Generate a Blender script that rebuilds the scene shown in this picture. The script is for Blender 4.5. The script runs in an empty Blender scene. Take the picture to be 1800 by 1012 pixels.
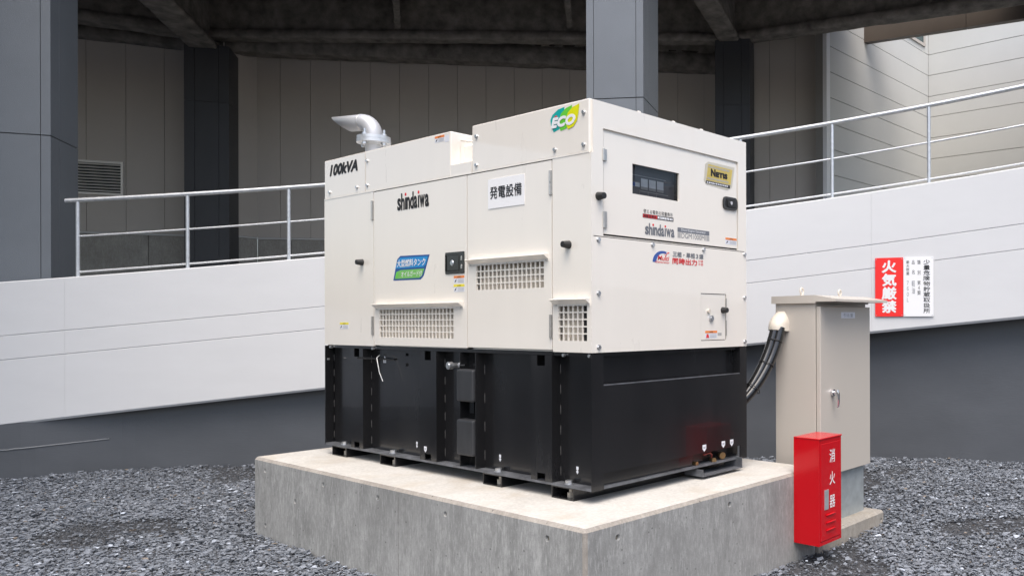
import bpy, bmesh, math, random
import numpy as np
from mathutils import Vector, Matrix, noise
random.seed(7); rng = np.random.default_rng(11)
S = bpy.context.scene
COL = S.collection
rad = math.radians

# ------------------------------------------------------------------ camera
cam = bpy.data.cameras.new('camera'); camo = bpy.data.objects.new('camera', cam); COL.objects.link(camo)
CAM = Vector((-2.75145, -2.99854, 1.4226))
FW = Vector((0.80022, 0.59970, 0)); RT = Vector((0.59970, -0.80022, 0)); UP = Vector((0, 0, 1))
ROLL = 0.0027
r2 = RT*math.cos(ROLL) - UP*math.sin(ROLL); u2 = UP*math.cos(ROLL) + RT*math.sin(ROLL)
camo.matrix_world = Matrix(((r2.x, u2.x, -FW.x, CAM.x), (r2.y, u2.y, -FW.y, CAM.y), (r2.z, u2.z, -FW.z, CAM.z), (0, 0, 0, 1)))
cam.sensor_width = 36; cam.sensor_fit = 'HORIZONTAL'; cam.lens = 1441.1/1800*36
cam.shift_x = -410/1800; cam.shift_y = 56/1800
cam.clip_start = .05; cam.clip_end = 400
S.camera = camo

# ------------------------------------------------------------------ sky, sun, exposure
SUN_DIR = Vector((-0.44, -0.41, 1.35)).normalized()      # towards the sun
w = bpy.data.worlds.new('World'); S.world = w; w.use_nodes = True
nt = w.node_tree; nt.nodes.clear()
sky = nt.nodes.new('ShaderNodeTexSky'); sky.sky_type = 'NISHITA'; sky.sun_disc = False
sky.sun_elevation = math.asin(SUN_DIR.z); sky.sun_rotation = math.atan2(SUN_DIR.x, SUN_DIR.y)
sky.air_density = 1.0; sky.dust_density = 4.0; sky.ozone_density = 1.0
bg = nt.nodes.new('ShaderNodeBackground'); bg.inputs['Strength'].default_value = 0.15
ow = nt.nodes.new('ShaderNodeOutputWorld')
nt.links.new(sky.outputs[0], bg.inputs[0]); nt.links.new(bg.outputs[0], ow.inputs[0])
sl = bpy.data.lights.new('sun', 'SUN'); sl.energy = 1.5; sl.angle = rad(60); sl.color = (1, .965, .91)
so = bpy.data.objects.new('sun', sl); COL.objects.link(so)
so.rotation_euler = (-SUN_DIR).to_track_quat('-Z', 'Y').to_euler()
S.view_settings.view_transform = 'Standard'; S.view_settings.look = 'None'
S.view_settings.gamma = 1; S.view_settings.exposure = 0.96
S.view_settings.use_curve_mapping = False

# ------------------------------------------------------------------ materials
def mat(name, col, rough=.5, metal=0, coat=0, coat_r=.05, spec=.5, var=0, vscale=3, vstretch=(1, 1, 1), bump=0, bscale=60, bstretch=(1, 1, 1), rvar=0, col2=None, detail=5):
    m = bpy.data.materials.new(name); m.use_nodes = True
    n = m.node_tree.nodes; l = m.node_tree.links; b = n['Principled BSDF']
    b.inputs['Base Color'].default_value = (*col, 1); b.inputs['Roughness'].default_value = rough
    b.inputs['Metallic'].default_value = metal; b.inputs['Coat Weight'].default_value = coat
    b.inputs['Coat Roughness'].default_value = coat_r; b.inputs['Specular IOR Level'].default_value = spec
    g = n.new('ShaderNodeNewGeometry')
    if var or rvar:
        mp = n.new('ShaderNodeMapping'); mp.inputs['Scale'].default_value = vstretch; l.new(g.outputs['Position'], mp.inputs[0])
        t = n.new('ShaderNodeTexNoise'); t.inputs['Scale'].default_value = vscale; t.inputs['Detail'].default_value = detail; t.inputs['Roughness'].default_value = .6
        l.new(mp.outputs[0], t.inputs[0])
        r = n.new('ShaderNodeMapRange'); r.inputs[1].default_value = .28; r.inputs[2].default_value = .72
        l.new(t.outputs[0], r.inputs[0])
        if var:
            mx = n.new('ShaderNodeMix'); mx.data_type = 'RGBA'
            c2 = col2 or tuple(c*(1-var) for c in col); c1 = col if col2 else tuple(min(1, c*(1+var)) for c in col)
            mx.inputs[6].default_value = (*c2, 1); mx.inputs[7].default_value = (*c1, 1)
            l.new(r.outputs[0], mx.inputs[0]); l.new(mx.outputs[2], b.inputs['Base Color'])
        if rvar:
            rr = n.new('ShaderNodeMapRange'); rr.inputs[3].default_value = rough-rvar; rr.inputs[4].default_value = rough+rvar
            l.new(r.outputs[0], rr.inputs[0]); l.new(rr.outputs[0], b.inputs['Roughness'])
    if bump:
        mp2 = n.new('ShaderNodeMapping'); mp2.inputs['Scale'].default_value = bstretch; l.new(g.outputs['Position'], mp2.inputs[0])
        t2 = n.new('ShaderNodeTexNoise'); t2.inputs['Scale'].default_value = bscale; t2.inputs['Detail'].default_value = 4
        l.new(mp2.outputs[0], t2.inputs[0])
        bp = n.new('ShaderNodeBump'); bp.inputs['Strength'].default_value = bump; bp.inputs['Distance'].default_value = .004
        l.new(t2.outputs[0], bp.inputs['Height']); l.new(bp.outputs[0], b.inputs['Normal'])
    return m

def concrete(name, c1, c2, streak=.5, pits=True, stain=None):
    """cast concrete: blotches, vertical water streaks, pinholes"""
    m = bpy.data.materials.new(name); m.use_nodes = True
    n = m.node_tree.nodes; l = m.node_tree.links; b = n['Principled BSDF']
    b.inputs['Roughness'].default_value = .82; b.inputs['Specular IOR Level'].default_value = .3
    g = n.new('ShaderNodeNewGeometry')
    def nz(scale, stretch, detail=6, rough=.6):
        mp = n.new('ShaderNodeMapping'); mp.inputs['Scale'].default_value = stretch; l.new(g.outputs['Position'], mp.inputs[0])
        t = n.new('ShaderNodeTexNoise'); t.inputs['Scale'].default_value = scale; t.inputs['Detail'].default_value = detail; t.inputs['Roughness'].default_value = rough
        l.new(mp.outputs[0], t.inputs[0]); return t.outputs[0]
    def mr(v, a, c, o0=0, o1=1):
        r = n.new('ShaderNodeMapRange'); r.inputs[1].default_value = a; r.inputs[2].default_value = c; r.inputs[3].default_value = o0; r.inputs[4].default_value = o1
        l.new(v, r.inputs[0]); return r.outputs[0]
    def mix(f, A, B, mode='MIX'):
        x = n.new('ShaderNodeMix'); x.data_type = 'RGBA'; x.blend_type = mode
        for s, i in ((A, 6), (B, 7)):
            if isinstance(s, tuple): x.inputs[i].default_value = (*s, 1)
            else: l.new(s, x.inputs[i])
        if isinstance(f, float): x.inputs[0].default_value = f
        else: l.new(f, x.inputs[0])
        return x.outputs[2]
    base = mix(mr(nz(2.3, (1, 1, 1)), .3, .7), c1, c2)
    base = mix(mr(nz(15, (1, 1, .22), 8, .72), .52, .80, 0, streak), base, tuple(min(1, c*1.5) for c in c2))
    base = mix(mr(nz(4.5, (1, 1, .45), 7, .68), .48, .80, 0, streak), base, tuple(c*.55 for c in c1))
    base = mix(mr(nz(48, (1, 1, .6), 4, .75), .40, .68, 0, .42), base, tuple(c*.62 for c in c1))
    base = mix(mr(nz(75, (1, 1, .22), 5, .75), .50, .72, 0, streak*.75), base, tuple(min(1, c*1.35) for c in c2))
    base = mix(mr(nz(1.1, (1, 1, .8), 4, .6), .42, .70, 0, streak*.55), base, tuple(c*.66 for c in c1))
    if stain:
        base = mix(mr(nz(3.1, (1, 1, 1), 6, .62), .5, .72, 0, .6), base, stain)
    if pits:
        v = n.new('ShaderNodeTexVoronoi'); v.inputs['Scale'].default_value = 17; l.new(g.outputs['Position'], v.inputs[0])
        base = mix(mr(v.outputs['Distance'], .03, .11, .9, 0), base, tuple(c*.28 for c in c1))
    l.new(base, b.inputs['Base Color'])
    bp = n.new('ShaderNodeBump'); bp.inputs['Strength'].default_value = .35; bp.inputs['Distance'].default_value = .003
    l.new(nz(120, (1, 1, 1), 4), bp.inputs['Height']); l.new(bp.outputs[0], b.inputs['Normal'])
    return m

M = {}
M['cream'] = mat('cream_paint', (.815, .768, .69), .30, coat=.9, coat_r=.03, var=.018, vscale=5, vstretch=(1, 1, .25), bump=.22, bscale=4.5, rvar=.04)
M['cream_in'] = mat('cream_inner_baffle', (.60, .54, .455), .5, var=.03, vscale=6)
M['black'] = mat('black_tank_paint', (.011, .011, .012), .24, coat=.3, coat_r=.04, var=.25, vscale=4, vstretch=(1, 1, .3), bump=.12, bscale=5, rvar=.05)
M['black_dust_sheen'] = mat('black_paint_dust_sheen', (.10, .105, .115), .45, var=.5, vscale=14, detail=7)  # dusty black, lightened further for sky sheen on the flange and ledge
M['black_in'] = mat('black_inner', (.008, .008, .008), .7)
M['rubber'] = mat('black_rubber', (.018, .018, .018), .5)
M['plastic'] = mat('black_plastic', (.012, .012, .012), .22, coat=.4)
M['zinc'] = mat('zinc_plated', (.62, .63, .64), .32, metal=.9, var=.1, vscale=90)
M['guard'] = mat('guard_paint', (.030, .031, .034), .5, var=.3, vscale=12, vstretch=(1, 1, .2))
M['weld'] = mat('weld_bead', (.075, .072, .07), .5, metal=.2, var=.4, vscale=200)
M['steel'] = mat('hinge_steel', (.52, .50, .47), .3, metal=.85, var=.1, vscale=60)
M['exhaust'] = mat('exhaust_aluminised', (.47, .475, .485), .4, metal=.25, var=.05, vscale=14)
M['galv'] = mat('galvanised', (.60, .62, .64), .42, metal=.7, var=.12, vscale=26, bump=.05, bscale=60)
M['galv_sheet'] = mat('galvanised_sheet', (.42, .46, .47), .48, metal=.45, var=.14, vscale=16, rvar=.08)
M['bolt_old'] = mat('weathered_bolt', (.50, .45, .38), .45, metal=.4, var=.2, vscale=80)
M['brass'] = mat('brass', (.36, .24, .12), .35, metal=.9, var=.1, vscale=60)
M['redlever'] = mat('red_lever', (.30, .05, .04), .45)
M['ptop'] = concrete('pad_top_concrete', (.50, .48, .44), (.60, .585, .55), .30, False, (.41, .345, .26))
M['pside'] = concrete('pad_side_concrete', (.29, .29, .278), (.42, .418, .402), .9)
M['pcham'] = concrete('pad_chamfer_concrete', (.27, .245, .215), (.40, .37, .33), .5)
M['lowc'] = concrete('kerb_concrete', (.31, .285, .25), (.42, .39, .345), .4, True, (.24, .20, .15))
M['plinth'] = concrete('plinth_concrete', (.34, .32, .285), (.46, .44, .40), .6)
M['mortar'] = mat('mortar_plug', (.20, .175, .14), .9, var=.3, vscale=90)
M['band'] = mat('parapet_paint', (.65, .653, .655), .5, spec=.4, var=.02, vscale=2.2, vstretch=(1, 1, 3), bump=.08, bscale=22, bstretch=(1, 1, 5))
M['dado'] = mat('dark_grey_wall_paint', (.098, .105, .116), .42, var=.10, vscale=1.3, vstretch=(1, 1, 2.2), bump=.2, bscale=16, bstretch=(1, 1, 5), rvar=.05)
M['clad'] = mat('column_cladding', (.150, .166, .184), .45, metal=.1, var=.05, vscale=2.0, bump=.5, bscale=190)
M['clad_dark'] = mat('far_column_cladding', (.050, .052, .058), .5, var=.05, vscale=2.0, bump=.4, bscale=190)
M['cladgap'] = mat('column_joint', (.05, .052, .055), .7)
M['beige'] = mat('wall_panel_paint', (.53, .485, .435), .55, var=.035, vscale=1.2)
M['beigegap'] = mat('wall_joint', (.20, .185, .165), .8)
M['beige2'] = mat('wall_panel_trim', (.60, .59, .57), .5)
M['alu'] = mat('aluminium_louvre', (.82, .79, .74), .4, metal=.15)
M['spray'] = mat('fireproof_spray', (.215, .198, .178), .95, spec=.1, var=.45, vscale=5, bump=1.0, bscale=45, detail=7)
M['brown'] = mat('brown_fascia', (.085, .066, .050), .5, var=.08, vscale=3)
M['siding'] = mat('siding_board', (.60, .602, .575), .55, var=.02, vscale=2)
M['sidegap'] = mat('siding_joint', (.27, .26, .24), .8)
M['winframe'] = mat('window_frame', (.50, .46, .42), .5)
M['glassdark'] = mat('window_glass', (.03, .07, .075), .08, spec=.8)
M['deck'] = mat('ramp_concrete', (.25, .25, .245), .85, var=.1, vscale=4)
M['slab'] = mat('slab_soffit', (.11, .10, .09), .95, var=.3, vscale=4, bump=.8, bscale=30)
M['cab'] = mat('cabinet_paint', (.52, .478, .42), .36, coat=.2, coat_r=.15, var=.012, vscale=2, bump=.05, bscale=220)
M['hood'] = mat('cable_hood_plastic', (.66, .60, .51), .3, coat=.3)
M['red'] = mat('red_enamel', (.52, .0012, .007), .25, spec=.3, coat=.3, coat_r=.05, var=.03, vscale=4)
M['signred'] = mat('sign_red', (.86, .025, .022), .5)
M['signwhite'] = mat('sign_white', (.86, .86, .86), .45)
M['white'] = mat('white_print', (.82, .82, .82), .5)
M['stick'] = mat('sticker_white', (.72, .73, .77), .4)
M['ink'] = mat('black_print', (.014, .013, .014), .5)
M['grey_ink'] = mat('grey_print', (.16, .17, .19), .5)
M['lgrey'] = mat('light_grey_print', (.40, .39, .37), .5)
M['redink'] = mat('red_print', (.70, .03, .035), .5)
M['orange'] = mat('orange_print', (.80, .24, .06), .5)
M['yellow'] = mat('yellow_print', (.82, .70, .05), .5)
M['blue'] = mat('blue_print', (.015, .075, .26), .4)
M['ltblue'] = mat('light_blue_print', (.01, .25, .58), .4)
M['green'] = mat('green_print', (.17, .47, .10), .4)
M['teal'] = mat('teal_print', (.0, .36, .34), .4)
M['lime'] = mat('lime_print', (.13, .56, .04), .4)
M['leafy'] = mat('leaf_yellow_print', (.70, .70, .0), .4)
M['mblue'] = mat('logo_blue_print', (.04, .10, .34), .4)
M['gold'] = mat('gold_plate', (.66, .50, .13), .33, metal=.35, var=.12, vscale=5)
M['goldlt'] = mat('gold_plate_border', (.66, .60, .48), .33, metal=.4)
M['panel_grey'] = mat('control_panel_grey', (.12, .12, .13), .5)
M['gauge'] = mat('gauge_face', (.85, .85, .85), .4, var=.12, vscale=30)
M['tie'] = mat('cable_tie_white', (.72, .72, .70), .45)
M['chrome'] = mat('chrome', (.72, .72, .75), .1, metal=1)

def glass_mat():
    m = bpy.data.materials.new('smoked_glass'); m.use_nodes = True; n = m.node_tree.nodes; l = m.node_tree.links
    o = n['Material Output']; n.remove(n['Principled BSDF'])
    t = n.new('ShaderNodeBsdfTransparent'); t.inputs[0].default_value = (.86, .87, .88, 1)
    gl = n.new('ShaderNodeBsdfGlossy'); gl.inputs['Roughness'].default_value = .01
    f = n.new('ShaderNodeFresnel'); f.inputs[0].default_value = 1.5
    mx = n.new('ShaderNodeMixShader'); l.new(f.outputs[0], mx.inputs[0]); l.new(t.outputs[0], mx.inputs[1]); l.new(gl.outputs[0], mx.inputs[2]); l.new(mx.outputs[0], o.inputs[0])
    return m
M['glass'] = glass_mat()

def gravel_mat():
    m = bpy.data.materials.new('crushed_stone'); m.use_nodes = True; n = m.node_tree.nodes; l = m.node_tree.links; b = n['Principled BSDF']
    b.inputs['Roughness'].default_value = .72; b.inputs['Specular IOR Level'].default_value = .35
    a = n.new('ShaderNodeAttribute'); a.attribute_name = 'tint'
    g = n.new('ShaderNodeNewGeometry'); t = n.new('ShaderNodeTexNoise'); t.inputs['Scale'].default_value = 90; t.inputs['Detail'].default_value = 3
    l.new(g.outputs['Position'], t.inputs[0])
    r = n.new('ShaderNodeMapRange'); r.inputs[1].default_value = .3; r.inputs[2].default_value = .7; r.inputs[3].default_value = .78; r.inputs[4].default_value = 1.15; l.new(t.outputs[0], r.inputs[0])
    v = n.new('ShaderNodeVectorMath'); v.operation = 'SCALE'; l.new(a.outputs['Color'], v.inputs[0]); l.new(r.outputs[0], v.inputs['Scale'])
    l.new(v.outputs[0], b.inputs['Base Color'])
    return m
M['gravel'] = gravel_mat()
M['ground'] = mat('dark_grit_ground', (.047, .049, .054), .95, var=.45, vscale=30, bump=1.0, bscale=150, detail=8)

# ------------------------------------------------------------------ mesh helpers
ORG = {}
def link(name, me, parent=None, smooth=False):
    o = bpy.data.objects.new(name, me); COL.objects.link(o)
    if parent is not None:
        o.parent = parent; ORG[o] = ORG[parent]
    else: ORG[o] = Vector((0, 0, 0))
    return o
def thing(name, label, cat, loc, group=None):
    o = bpy.data.objects.new(name, None); COL.objects.link(o); o.location = loc; o.empty_display_size = .2
    o['label'] = label; o['category'] = cat
    if group: o['group'] = group
    ORG[o] = Vector(loc); return o
def tag(o, label, cat, group=None):
    o['label'] = label; o['category'] = cat
    if group: o['group'] = group
    return o
def struct(o): o['kind'] = 'structure'; return o

class MB:
    """collects shapes given in world coordinates, builds ONE mesh object"""
    def __init__(s): s.v = []; s.f = []; s.sm = []; s.mi = []
    def add(s, verts, faces, smooth=False, mi=0):
        o = len(s.v); s.v += [tuple(v) for v in verts]
        for f in faces: s.f.append(tuple(i+o for i in f)); s.sm.append(smooth); s.mi.append(mi)
        return s
    def box(s, x0, x1, y0, y1, z0, z1, mi=0):
        v = [(x0, y0, z0), (x1, y0, z0), (x1, y1, z0), (x0, y1, z0), (x0, y0, z1), (x1, y0, z1), (x1, y1, z1), (x0, y1, z1)]
        return s.add(v, [(0, 3, 2, 1), (4, 5, 6, 7), (0, 1, 5, 4), (1, 2, 6, 5), (2, 3, 7, 6), (3, 0, 4, 7)], mi=mi)
    def bbox(s, x0, x1, y0, y1, z0, z1, b=.004, seg=2, mi=0):
        bm = bmesh.new(); bmesh.ops.create_cube(bm, size=1)
        for v in bm.verts: v.co = Vector(((x0+x1)/2+v.co.x*(x1-x0), (y0+y1)/2+v.co.y*(y1-y0), (z0+z1)/2+v.co.z*(z1-z0)))
        bmesh.ops.bevel(bm, geom=bm.edges[:], offset=b, segments=seg, affect='EDGES', profile=.5)
        bm.verts.index_update(); s.add([v.co[:] for v in bm.verts], [[v.index for v in f.verts] for f in bm.faces], mi=mi); bm.free(); return s
    def prism(s, poly, p0, ax, ay, az, d0, d1, mi=0):
        """2-D polygon (counter-clockwise seen from +az) in frame, extruded d0..d1 along az"""
        n = len(poly); P = Vector(p0); ax = Vector(ax); ay = Vector(ay); az = Vector(az)
        v = [P+ax*a+ay*b+az*d0 for a, b in poly]+[P+ax*a+ay*b+az*d1 for a, b in poly]
        return s.add(v, [tuple(range(n-1, -1, -1)), tuple(range(n, 2*n))]+[(i, (i+1) % n, n+(i+1) % n, n+i) for i in range(n)], mi=mi)
    def cyl(s, p0, p1, r0, r1=None, n=16, cap=True, mi=0, smooth=True):
        p0 = Vector(p0); p1 = Vector(p1); r1 = r0 if r1 is None else r1
        a = (p1-p0).normalized(); t = Vector((0, 0, 1)) if abs(a.z) < .9 else Vector((1, 0, 0)); u = a.cross(t).normalized(); w_ = a.cross(u)
        v = [p0+(u*math.cos(2*math.pi*i/n)+w_*math.sin(2*math.pi*i/n))*r0 for i in range(n)]+[p1+(u*math.cos(2*math.pi*i/n)+w_*math.sin(2*math.pi*i/n))*r1 for i in range(n)]
        s.add(v, [(i, n+i, n+(i+1) % n, (i+1) % n) for i in range(n)], smooth=smooth, mi=mi)
        if cap: s.add(v[:n], [tuple(range(n))], mi=mi); s.add(v[n:], [tuple(range(n-1, -1, -1))], mi=mi)
        return s
    def tube(s, path, r, n=10, cap=True, mi=0):
        P = [Vector(p) for p in path]; R = r if isinstance(r, (list, tuple)) else [r]*len(P); rings = []; u = None
        for i, p in enumerate(P):
            a = (P[min(i+1, len(P)-1)]-P[max(i-1, 0)]).normalized()
            if u is None:
                t = Vector((0, 0, 1)) if abs(a.z) < .9 else Vector((1, 0, 0)); u = a.cross(t).normalized()
            else: u = (u-a*u.dot(a)).normalized()
            w_ = a.cross(u); rings.append([p+(u*math.cos(2*math.pi*k/n)+w_*math.sin(2*math.pi*k/n))*R[i] for k in range(n)])
        v = [q for g in rings for q in g]; f = []
        for i in range(len(P)-1):
            for k in range(n): f.append((i*n+k, (i+1)*n+k, (i+1)*n+(k+1) % n, i*n+(k+1) % n))
        s.add(v, f, smooth=True, mi=mi)
        if cap: s.add(rings[0], [tuple(range(n))], mi=mi); s.add(rings[-1], [tuple(range(n-1, -1, -1))], mi=mi)
        return s
    def build(s, name, m, parent=None, origin=None):
        me = bpy.data.meshes.new(name); o_ = ORG[parent] if parent is not None else (Vector(origin) if origin else Vector((0, 0, 0)))
        me.from_pydata([(a-o_.x, b-o_.y, c-o_.z) for a, b, c in s.v], [], s.f)
        me.polygons.foreach_set('use_smooth', s.sm); me.polygons.foreach_set('material_index', s.mi)
        for q in (m if isinstance(m, (list, tuple)) else [m]): me.materials.append(M[q] if isinstance(q, str) else q)
        me.update(); o = link(name, me, parent)
        if parent is None and origin: o.location = origin; ORG[o] = Vector(origin)
        return o

class Fr:
    """a flat face: u to the viewer's right, v up (world z), d outwards"""
    def __init__(s, o, r, out): s.o = Vector(o); s.r = Vector(r); s.u = Vector((0, 0, 1)); s.n = Vector(out)
    def p(s, u, v, d=0): return s.o+s.r*u+s.u*v+s.n*d
FL = Fr((0, 0, 0), (0, -1, 0), (-1, 0, 0))      # long side of the generator, u = -y
FWd = Fr((0, 0, 0), (1, 0, 0), (0, -1, 0))      # short side, u = x
def plate(mb, fr, u0, u1, v0, v1, d0, d1, holes=(), mi=0):
    """flat plate with rectangular holes"""
    us = sorted({u0, u1, *[h[0] for h in holes], *[h[1] for h in holes]}); vs = sorted({v0, v1, *[h[2] for h in holes], *[h[3] for h in holes]})
    solid = {}
    for i in range(len(us)-1):
        for j in range(len(vs)-1):
            cu, cv = (us[i]+us[i+1])/2, (vs[j]+vs[j+1])/2
            solid[i, j] = not any(h[0] < cu < h[1] and h[2] < cv < h[3] for h in holes)
    for (i, j), ok in solid.items():
        if not ok: continue
        a, b, c, d = us[i], us[i+1], vs[j], vs[j+1]
        F = [fr.p(a, c, d1), fr.p(b, c, d1), fr.p(b, d, d1), fr.p(a, d, d1)]; B = [fr.p(a, c, d0), fr.p(b, c, d0), fr.p(b, d, d0), fr.p(a, d, d0)]
        fs = [(0, 1, 2, 3), (7, 6, 5, 4)]
        if not solid.get((i, j-1)): fs.append((4, 5, 1, 0))
        if not solid.get((i+1, j)): fs.append((5, 6, 2, 1))
        if not solid.get((i, j+1)): fs.append((6, 7, 3, 2))
        if not solid.get((i-1, j)): fs.append((7, 4, 0, 3))
        mb.add(F+B, fs, mi=mi)
    return mb
def poly_fr(mb, fr, pts, d0, d1, mi=0):
    return mb.prism(pts, fr.o, fr.r, fr.u, fr.n, d0, d1, mi)
def rrect(u0, u1, v0, v1, r, n=4):
    out = []
    for cx, cy, a0 in ((u1-r, v0+r, -90), (u1-r, v1-r, 0), (u0+r, v1-r, 90), (u0+r, v0+r, 180)):
        for k in range(n+1):
            a = rad(a0+90*k/n); out.append((cx+r*math.cos(a), cy+r*math.sin(a)))
    return out
def decal(name, fr, pts, d, m, parent): 
    mb = MB(); poly_fr(mb, fr, pts, d-.0007, d); return mb.build(name, m, parent)
def rect(u0, u1, v0, v1): return [(u0, v0), (u1, v0), (u1, v1), (u0, v1)]

def text(s, fr, u0, u1, v0, v1, d, m, parent, bold=0, shear=0, name='lettering', spacing=1, vertical=False, slope=0, thick=0):
    """flat lettering fitted into the box u0..u1, v0..v1 of a face"""
    out = []
    rows = list(s) if vertical else [s]; V = []; Fc = []
    for k, t in enumerate(rows):
        if t == ' ': continue
        c = bpy.data.curves.new('tmp', 'FONT'); c.body = t; c.size = 1; c.offset = bold; c.shear = shear; c.resolution_u = 3; c.space_character = spacing; c.fill_mode = 'BOTH'
        o = bpy.data.objects.new('tmp', c); COL.objects.link(o)
        dg = bpy.context.evaluated_depsgraph_get(); me = bpy.data.meshes.new_from_object(o.evaluated_get(dg))
        P = np.empty(len(me.vertices)*3, np.float32); me.vertices.foreach_get('co', P); P = P.reshape(-1, 3)
        fs = [tuple(p.vertices) for p in me.polygons]
        bpy.data.objects.remove(o); bpy.data.curves.remove(c); bpy.data.meshes.remove(me)
        lo, hi = P.min(0), P.max(0)
        if vertical:
            n = len(rows); hgt = (v1-v0)/n; b0, b1 = v1-(k+1)*hgt+hgt*.05, v1-k*hgt-hgt*.05; wd = u1-u0
            # keep the design square of the glyph
            sx = wd/1.0; cx_ = (u0+u1)/2
            gw = min(1, max((hi[0]-lo[0]), .15)); U = cx_+(P[:, 0]-(lo[0]+hi[0])/2)*sx; Vv = (b0+b1)/2+(P[:, 1]-(lo[1]+hi[1])/2)*(b1-b0)/.95
        else:
            U = u0+(P[:, 0]-lo[0])/(hi[0]-lo[0])*(u1-u0); Vv = v0+(P[:, 1]-lo[1])/(hi[1]-lo[1])*(v1-v0)+slope*(U-u0)
        for q, (du, dv) in enumerate(((0, 0), (1, .3), (-1, -.3), (.3, -1), (-.3, 1)) if thick else ((0, 0),)):
            off = len(V); V += [fr.p(float(a)+du*thick, float(b)+dv*thick, d+q*.00025) for a, b in zip(U, Vv)]; Fc += [tuple(i+off for i in f) for f in fs]
    mb = MB(); mb.add(V, Fc); return mb.build(name, m, parent)

# ================================================================== the place: spiral ramp round a gravel court
O = Vector((-7.354, -3.212, 0))                  # axis of the spiral
def cyl_p(th, r, z): return Vector((O.x+r*math.cos(rad(th)), O.y+r*math.sin(rad(th)), z))
def band_top(th): return 2.043-1.216*(rad(th)-math.pi/4)
BH = 1.31

def ground_z(x, y):
    """court surface: level, rising a little towards the ramp wall on the right"""
    dx, dy = x-O.x, y-O.y; r = math.hypot(dx, dy); th = math.degrees(math.atan2(dy, dx))
    a = min(1, max(0, (26-th)/12)); b = min(1, max(0, (r-9.6)/2.4)); a = a*a*(3-2*a); b = b*b*(3-2*b)
    return .125*a*b + .05*b*min(1, max(0, (36-th)/12))*(1-a)

# ---- ground sheet
mb = MB(); n = 90; xs = np.linspace(-9, 9, n); ys = np.linspace(-9, 12, n)
vs = [(x, y, ground_z(x, y)-.012+.010*noise.noise((x*2.2, y*2.2, 0))) for y in ys for x in xs]
mb.add(vs, [(j*n+i, j*n+i+1, (j+1)*n+i+1, (j+1)*n+i) for j in range(n-1) for i in range(n-1)], smooth=True)
far = 150
for a in ((-far, far, -far, -9), (-far, far, 12, far), (-far, -9, -9, 12), (9, far, -9, 12)):
    mb.add([(a[0], a[2], -.012), (a[1], a[2], -.012), (a[1], a[3], -.012), (a[0], a[3], -.012)], [(0, 1, 2, 3)])
struct(mb.build('ground', 'ground'))

# ---- white parapet of the ramp: panels 12.1 degrees wide with two raking grooves and open joints
par = thing('ramp_parapet', 'white painted parapet wall of the curved ramp, rising to the right behind the generator', 'wall', cyl_p(36, 12, 0))
prof = []                                        # (depth outwards from r=12 towards the court, fraction down from the top)
for f0, dd in ((.0, .006), (.006, 0), (.3705, 0), (.375, .009), (.3795, 0), (.5375, 0), (.542, .009), (.5465, 0), (.984, 0), (1.0, .016)):
    prof.append((dd, f0))
def band_panel(t0, t1, ns):
    mb = MB(); K = len(prof); ring = []
    for i in range(ns+1):
        th = t0+(t1-t0)*i/ns; zt = band_top(th)
        ring.append([cyl_p(th, 12+dd, zt-f0*BH) for dd, f0 in prof]+[cyl_p(th, 12.2, zt-BH), cyl_p(th, 12.2, zt)])
    m_ = K+2
    v = [p for r_ in ring for p in r_]; f = []
    for i in range(ns):
        for k in range(m_): f.append((i*m_+k, i*m_+(k+1) % m_, (i+1)*m_+(k+1) % m_, (i+1)*m_+k))
    f.append(tuple(range(m_-1, -1, -1))); f.append(tuple(ns*m_+k for k in range(m_)))
    mb.add(v, f); return mb.build('panel', 'band', par)
J = [79.1, 67.0, 54.9, 42.8, 30.7, 18.6, 6.5, -5.6, -17.7, -29.8, -41.9, -54.0]
for a, b in zip(J[:-1], J[1:]): band_panel(a-.0025, b+.0025, 14)

# ---- dark lower wall under the parapet
def dado_r(th):
    if th > 56.3: return 12.004
    if th > 52.9: return 12.004+.135*(56.3-th)/3.4
    return 12.139+.10*min(1, (52.9-th)/20)
lw = thing('ramp_base_wall', 'dark grey painted wall under the white ramp parapet, standing on the gravel', 'wall', cyl_p(36, 12.1, 0))
mb = MB(); ths = [79-.5*i for i in range(266)]; v = []; f = []
for i, th in enumerate(ths):
    r = dado_r(th); zt = band_top(th)-BH+.02
    v += [cyl_p(th, r, -.15), cyl_p(th, r, zt), cyl_p(th, r+.15, zt), cyl_p(th, r+.15, -.15)]
    if i:
        for k in range(3): f.append(((i-1)*4+k, (i-1)*4+k+1, i*4+k+1, i*4+k))
mb.add(v, f); mb.build('wall_face', 'dado', lw)
mb = MB()                                        # grout ridge left by the formwork at the left
pth = [cyl_p(58.2-.25*i, dado_r(58.2-.25*i)-.002, .243+.0035*i+.004*noise.noise((i*.9, 0, 3))) for i in range(20)]
mb.tube(pth, [.006+.003*abs(noise.noise((i*.7, 5, 0))) for i in range(20)], 5); mb.build('grout_ridge', mat('grout', (.22, .23, .24), .8), lw)

# ---- ramp deck behind the parapet
mb = MB(); v = []; f = []; ths = [79-1.0*i for i in range(133)]
for i, th in enumerate(ths):
    z = band_top(th)-.95; v += [cyl_p(th, 12.19, z), cyl_p(th, 19.2, z), cyl_p(th, 19.2, z-.3), cyl_p(th, 12.19, z-.3)]
    if i:
        for k in range(4): f.append(((i-1)*4+k, (i-1)*4+(k+1) % 4, i*4+(k+1) % 4, i*4+k))
mb.add(v, f); struct(mb.build('ramp_deck', 'deck'))

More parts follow.
